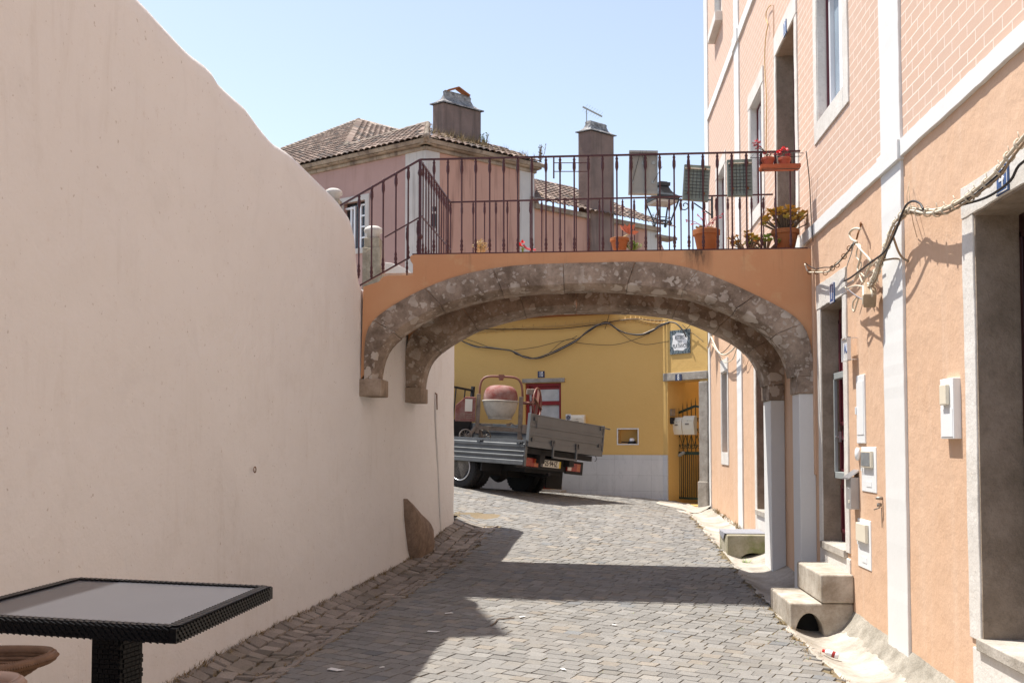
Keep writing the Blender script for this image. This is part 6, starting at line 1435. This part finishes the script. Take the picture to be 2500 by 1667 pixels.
for px, py in ((1676, 540), (1690, 548), (1704, 527), (1712, 535), (1722, 523), (1716, 516), (1752, 528), (1764, 524), (1760, 532), (1740, 545)):
    p = PY(px, py, yp); m.tube(spline([c + V((rnd.uniform(-.05, .05), 0, 0)), c.lerp(p, .5) + V((0, 0, .04)), p], 4), .003, 5); tips.append(p)
m.build('stem', M['pink_fl'], t); flowers(fl, tips, .022, 4); fl.build('flowers', M['pink_fl'], t, recalc=False)
m = MB(); rosette(m, c + V((-.08, 0, .02)), .07, 10, rnd); rosette(m, c + V((.03, 0, .02)), .05, 8, rnd); m.build('foliage', M['dryfl'], t, recalc=False)
t, c, r = potted(1883, 1951, 562, 608, yp - .02, M['terra'], 'terracotta pot of bronze leaved succulent beside the orange house wall'); succulent(t, c, .25, .26, 60, 'green_red', 5, .06)
t, c, r = potted(1489, 1536, 582, 612, yp, M['terra'], 'small terracotta pot with a coral red plant and a green tuft'); rnd = random.Random(8); m = MB()
cc = PY(1534, 572, yp)
for px, py in ((1512, 548), (1524, 546), (1537, 545), (1551, 546), (1560, 566), (1545, 560)):
    p = PY(px, py, yp); d = p - cc; s = d.cross(V((0, 1, 0))).normalized() * .022; m.add([cc, cc + d * .6 + s + V((0, -.02, 0)), p, cc + d * .6 - s], [(0, 1, 2, 3)])
m.build('leaves', M['coral'], t, recalc=False); m = MB(); m.tube([c, cc], .007, 6); m.build('stem', M['dryfl'], t)
def tuftplant(px, py, w, h, mat, label, n=60, seed=1, fl=None, nm='plant'):
    c = PY(px, py, yp); rnd = random.Random(seed); t = thing(nm, label, 'plant', c, group='low plants on the footbridge'); m = MB()
    for _ in range(n):
        a = rnd.random() * 6.283; q = rnd.random(); b = c + V((math.cos(a) * w * .4 * q, math.sin(a) * w * .3 * q, 0)); tip = c + V((math.cos(a) * w * q, math.sin(a) * w * .5 * q, h * rnd.uniform(.4, 1) * (1 - .4 * q))); s = V((rnd.uniform(-1, 1), rnd.uniform(-1, 1), 0)).normalized() * .006
        m.add([b - s, b + s, tip], [(0, 1, 2)]); L_ = tip - b
        for k in (.5, .75, .95): p = b + L_ * k; e = V((rnd.uniform(-1, 1), rnd.uniform(-1, 1), rnd.uniform(-.2, .8))).normalized() * .022; m.add([p, p + e + s * 1.5, p + e * 1.5, p + e - s * 1.5], [(0, 1, 2, 3)])
    m.build('foliage', M[mat], t, recalc=False)
    if fl: m2 = MB(); flowers(m2, [PY(x, y, yp) for x, y in fl[1]], fl[2], seed); m2.build('flowers', M[fl[0]], t, recalc=False)
    return t
tuftplant(1545, 610, .10, .10, 'green', 'small bright green tuft beside the coral plant', 50, 2)
t = thing('plant', 'low mound of green and bronze succulents at the foot of the railing', 'plant', PY(1845, 609, yp), group='low plants on the footbridge'); succulent(t, PY(1825, 612, yp), .2, .18, 26, 'green_red', 9, .05); succulent(t, PY(1870, 612, yp), .22, .16, 30, 'green', 10, .045, 'green_leaves')
tuftplant(1173, 617, .09, .15, 'dryfl', 'straw coloured dried flower head behind the left part of the railing', 70, 6)
t = tuftplant(1275, 617, .03, .08, 'green', 'bright red flower with a trailing pink stem behind the railing', 8, 7, ('red_fl', [(1268, 597), (1270, 600), (1276, 593)], .035))
m = MB(); m.tube(spline([PY(1278, 598, yp), PY(1285, 606, yp), PY(1296, 609, yp), PY(1308, 610, yp)]), .012, 6); m.build('trailing_stem', M['pink_fl'], t)
# shelf hung outside the railing with two red pots
ysh = yr - .10; a = PY(1857, 406, ysh); b = PY(1950, 405, ysh); SHF = thing('plant_shelf', 'narrow rust red tray hung from the railing near the orange house', 'shelf', ((a.x + b.x) / 2, ysh, a.z - .04))
m = MB(); m.box(a.x, b.x, ysh - .07, ysh + .07, a.z - .035, a.z - .026); m.box(a.x, b.x, ysh - .075, ysh - .068, a.z - .035, a.z); m.box(a.x, b.x, ysh + .068, ysh + .075, a.z - .035, a.z); m.box(a.x - .006, a.x, ysh - .07, ysh + .07, a.z - .035, a.z); m.box(b.x, b.x + .006, ysh - .07, ysh + .07, a.z - .035, a.z); m.build('tray', M['shelf'], SHF)
m = MB(); zt_ = PY(1900, 372, yr).z
for x in (a.x + .03, b.x - .03): m.tube([(x, ysh + .02, a.z - .045), (x, yr - .01, a.z - .03), (x, yr - .012, zt_)], .004, 5)
lo = [PY(1832, 386, ysh), PY(1842, 374, ysh), PY(1962, 374, ysh), PY(1955, 382, ysh)]; m.tube(lo + [lo[0]], .0035, 5); m.tube([(a.x, ysh - .06, a.z - .05), (b.x, ysh - .06, a.z - .05)], .004, 5); m.build('wire_hanger', M['wire'], SHF)
def redpot(px0, px1, label, fseed, fl, wild):
    t, c, r = potted(px0, px1, 386, 413, ysh, M['redpot'], label, group='red pots on the hanging tray'); rnd = random.Random(fseed); m = MB()
    for px, py in wild: p = PY(px, py, ysh); m.tube(spline([c, c.lerp(p, .5) + V((.01, 0, .02)), p], 4), .005, 5)
    m.build('stem', M['stemd'], t); m2 = MB(); flowers(m2, [PY(x, y, ysh) for x, y in fl[0]], .030, fseed); m2.build('flowers', M[fl[1]], t, recalc=False)
    m3 = MB()
    for px, py in wild:
        for _ in range(2): rosette(m3, PY(px + rnd.uniform(-6, 6), py + rnd.uniform(0, 8), ysh), .03, 6, rnd)
    m3.build('foliage', M[fl[2]], t, recalc=False)
redpot(1858, 1891, 'left red pot on the tray with a leaning pink stem', 11, ([(1848, 346), (1855, 350), (1853, 358), (1842, 356)], 'pink_fl', 'pink_fl'), [(1846, 352), (1852, 362), (1884, 372), (1880, 380), (1866, 372)])
redpot(1899, 1931, 'right red pot on the tray with bright red flowers', 12, ([(1902, 371), (1907, 368), (1913, 362), (1917, 366), (1899, 374)], 'red_fl', 'pink_fl'), [(1903, 376), (1912, 372), (1922, 370), (1917, 380), (1926, 376)])
# ------------------------------------------------------------------ cafe table and rattan stools
TZ = -.462; A_t = PZ(186, 1409, TZ); B_t = PZ(666, 1430, TZ); C_t = PZ(430, 1532, TZ); D_t = A_t + C_t - B_t
cen = (A_t + C_t) / 2; zg = gz(cen.x, cen.y)
TB = thing('cafe_table', 'tall square black wicker table with a grey stone top beside the pink wall', 'table', (cen.x, cen.y, zg))
sc_ = lambda k, z: [V((cen.x + (p.x - cen.x) * k, cen.y + (p.y - cen.y) * k, z)) for p in (A_t, B_t, C_t, D_t)]
m = MB(); m.hexa(sc_(.945, TZ - .03)[::-1] + sc_(.945, TZ - .004)[::-1]); m.build('table_top', M['slate'], TB, bevel=.003)
m = MB(); o4 = sc_(1, TZ); i4 = sc_(.94, TZ)
for k in range(4): 
    a, b, c, d = o4[k], o4[(k + 1) % 4], i4[(k + 1) % 4], i4[k]; dz = V((0, 0, -.040)); tz = V((0, 0, -.003))
    m.hexa([a + dz, b + dz, c + dz, d + dz, a + tz, b + tz, c + tz, d + tz])
m.build('rim', M['wicker'], TB)
m = MB()      # woven strands over the rim
for k in range(4):
    a, b = o4[k], o4[(k + 1) % 4]; d = (b - a); L_ = d.length; d.normalize(); inn = ((i4[k] + i4[(k + 1) % 4]) / 2 - (a + b) / 2).normalized(); n_ = int(L_ / .020)
    for i in range(1, n_ - 1):
        p = a + d * ((i + .5) * L_ / n_)
        for rw, (off, hz) in enumerate(((.010, .0005), (.026, .0005))):
            sh = .5 * (rw % 2) * L_ / n_; m.obox(p + d * sh + inn * off + V((0, 0, hz)), (d + inn * .5).normalized(), inn, (V((0, 0, 1)) + d * .16).normalized(), .027, .014, .004)
        for rw in range(4):
            sh = .5 * (rw % 2) * L_ / n_; m.obox(p + d * sh + V((0, 0, -.007 - rw * .0095)) - inn * .001, (d + V((0, 0, .35))).normalized(), inn, V((0, 0, 1)), .021, .004, .0085)
m.build('woven_strands', M['wicker'], TB, bevel=.0016)
ang = math.atan2(B_t.y - A_t.y, B_t.x - A_t.x); ux_ = V((math.cos(ang), math.sin(ang), 0)); uy_ = V((-ux_.y, ux_.x, 0))
m = MB(); m.obox((cen.x, cen.y, (zg + TZ) / 2), ux_, uy_, (0, 0, 1), .10, .10, TZ - zg - .05)
z_ = zg + .04
while z_ < TZ - .06:
    for s in (1, -1):
        for q in range(5):
            f = (q - 2) * .018 + (.006 if int(z_ * 100) % 2 else 0); m.obox(V((cen.x, cen.y, z_)) + uy_ * s * .051 + ux_ * f, ux_, uy_, (0, 0, 1), .016, .005, .010); m.obox(V((cen.x, cen.y, z_)) + ux_ * s * .051 + uy_ * f, uy_, ux_, (0, 0, 1), .016, .005, .010)
    z_ += .014
m.build('column', M['wicker'], TB)
m = MB(); m.obox((cen.x, cen.y, zg + .025), ux_, uy_, (0, 0, 1), .46, .46, .035); m.build('base_plate', M['wicker'], TB, bevel=.01)
def stool(cx, cy, zs, r, label, wm, seed):
    zg_ = gz(cx, cy); t = thing('rattan_stool', label, 'stool', (cx, cy, zg_), group='rattan stools'); N_ = 40
    def edge(a): 
        return V((cx + r * math.cos(a), cy + r * math.sin(a), zs + .006 * math.cos(2 * a)))
    m = MB(); m.tube([edge(6.283 * k / N_) for k in range(N_)], .022, 8, closed=True)
    for k in range(150): a = 6.283 * k / 150; p = edge(a); q = edge(a + .02); m.tube([p + V((0, 0, .022)), p + (p - V((cx, cy, p.z))).normalized() * .023, p - V((0, 0, .022))], .0035, 4)
    m.build('rim', M[wm], t, auto=50)
    m = MB(); P = []
    for j in range(8):
        f = j / 7; P.append([V((cx, cy, zs - .085)).lerp(edge(6.283 * k / N_), f) + V((0, 0, -.05 * math.sin(math.pi * f) * .6)) for k in range(N_ + 1)])
    m.grid(P)
    for j in range(1, 11): f = j / 11; m.tube([V((cx, cy, zs - .083)).lerp(edge(6.283 * k / N_), f) + V((0, 0, -.03 * math.sin(math.pi * f) + .004)) for k in range(N_)], .006, 5, closed=True)
    m.build('seat', M[wm], t, auto=50)
    for k in range(4):
        a = math.pi / 4 + k * math.pi / 2; m = MB(); m.tube([(cx + r * .45 * math.cos(a), cy + r * .45 * math.sin(a), zs - .085), (cx + r * .85 * math.cos(a), cy + r * .85 * math.sin(a), zg_ + .004)], .009, 8); m.build('leg', M['wicker'], t, sm=True)
    m = MB(); m.tube([(cx + r * .68 * math.cos(a), cy + r * .68 * math.sin(a), lerp(zg_, zs, .35)) for a in [6.283 * k / 24 for k in range(24)]], .007, 6, closed=True); m.build('foot_ring', M['wicker'], t, sm=True)
p = PZ(120, 1612, -.85); stool(p.x - .215, p.y, -.85, .20, 'brown woven rattan stool at the lower left behind the table', 'rattan', 1)
p = PZ(42, 1682, -.80); stool(p.x - .215, p.y - .02, -.80, .20, 'pale rattan stool, only its rim showing in the bottom left corner', 'pinkchair', 2)
# ------------------------------------------------------------------ litter
a = PZ(2008, 1598, -1.60); b = PZ(2044, 1600, -1.595); zb = gz(a.x, a.y) + .045; a = V((a.x, a.y, zb)); b = V((b.x, b.y, gz(b.x, b.y) + .045)); d = (b - a).normalized()
BT = thing('bottle', 'small clear plastic bottle with a red cap lying in the cement channel', 'bottle', a)
m = MB(); m.lathe([(.001, .02), (.012, .02), (.022, .035), (.024, .05), (.024, .10), (.022, .12), (.015, .125), (.001, .126)], a, d, 16); m.build('body', M['bottle'], BT, sm=True)
m = MB(); m.lathe([(.001, 0), (.013, 0), (.013, .022), (.001, .022)], a, d, 14); m.build('cap', M['capred'], BT)
m = MB(); m.lathe([(.0245, .075), (.0245, .098)], a, d, 16, caps=False); m.build('label_band', M['lamp_red'], BT)
for k, (px, py, s) in enumerate(((818, 1634, .06), (1095, 1496, .04), (1057, 1541, .05), (1275, 1505, .035), (932, 1628, .02), (1375, 1633, .03), (1500, 1525, .025))):
    r_ = ray(px, py); t = 3
    for _ in range(60):
        p = r_ * t
        if p.z < gz(p.x, p.y) + .03: break
        t += .2
    lo_, hi_ = t - .25, t
    for _ in range(20):
        t = (lo_ + hi_) / 2; p = r_ * t
        if p.z < gz(p.x, p.y) + .022: hi_ = t
        else: lo_ = t
    rnd = random.Random(k); a = rnd.random() * 3; m = MB(); u = V((math.cos(a), math.sin(a), 0)) * s; v = V((-math.sin(a), math.cos(a), 0)) * s * .5; h = V((0, 0, .008))
    m.prism([p - u - v, p + u - v * .6 , p + u * .8 + v, p - u * .7 + v * .7], V((0, 0, .004))); o = m.build('paper_scrap', M['paper'])
    tag(o, 'white paper scrap lying on the setts', 'litter', 'paper scraps on the lane')
m = MB(); pr = []
for px, py in ((1198, 1527), (1208, 1521), (1216, 1513), (1232, 1512), (1256, 1510)):
    p = PZ(px, py, -1.50); pr.append(V((p.x, p.y, gz(p.x, p.y) + .025)))
m.tube(spline(pr), .006, 5); tag(m.build('twig', M['stemd'], sm=True), 'thin dark twig lying on the sunlit setts', 'twig')
y_, z_ = wallhit(613, 1146); c = V((xwall(y_) + .03, y_, z_)); m = MB(); m.tube([c + V((.004 * math.cos(t), .014 * math.cos(t), .022 * math.sin(t))) for t in [6.283 * k / 16 for k in range(16)]], .004, 6, closed=True)
tag(m.build('wall_ring', M['rust'], sm=True), 'small rusty ring on the pink wall above the table', 'ring')
# ------------------------------------------------------------------ camera, light
cam = bpy.data.cameras.new('camera'); co = bpy.data.objects.new('camera', cam); COL.objects.link(co)
cam.lens = 35; cam.sensor_width = 36; cam.clip_end = 2000; cam.clip_start = .05; cam.shift_y = SH / 2500
co.rotation_euler = (R(90) + TILT, 0, PSI); SC.camera = co
SUN = V((-.365, .13, 1.0)).normalized()        # direction towards the sun
su = bpy.data.lights.new('sun', 'SUN'); su.energy = 5.0; su.angle = R(.55); su.color = (1, .955, .88)
so = bpy.data.objects.new('sun', su); COL.objects.link(so); so.rotation_euler = SUN.to_track_quat('Z', 'Y').to_euler()
w = bpy.data.worlds.new('World'); SC.world = w; w.use_nodes = True; nt = w.node_tree; nt.nodes.clear()
sky = nt.nodes.new('ShaderNodeTexSky'); sky.sky_type = 'NISHITA'; sky.sun_disc = False
sky.sun_elevation = math.asin(SUN.z); sky.sun_rotation = math.atan2(SUN.x, SUN.y); sky.air_density = 1.0; sky.dust_density = 1.0; sky.ozone_density = 1.2
bg = nt.nodes.new('ShaderNodeBackground'); bg.inputs[1].default_value = .12
wo = nt.nodes.new('ShaderNodeOutputWorld'); hs = nt.nodes.new('ShaderNodeHueSaturation'); hs.inputs['Saturation'].default_value = .72; hs.inputs['Value'].default_value = 1.18; nt.links.new(sky.outputs[0], hs.inputs['Color']); nt.links.new(hs.outputs[0], bg.inputs[0]); nt.links.new(bg.outputs[0], wo.inputs[0])
vs = SC.view_settings; vs.view_transform = 'Standard'; vs.look = 'None'; vs.gamma = 1; vs.exposure = .74
SC.cycles.max_bounces = 6; SC.cycles.diffuse_bounces = 4
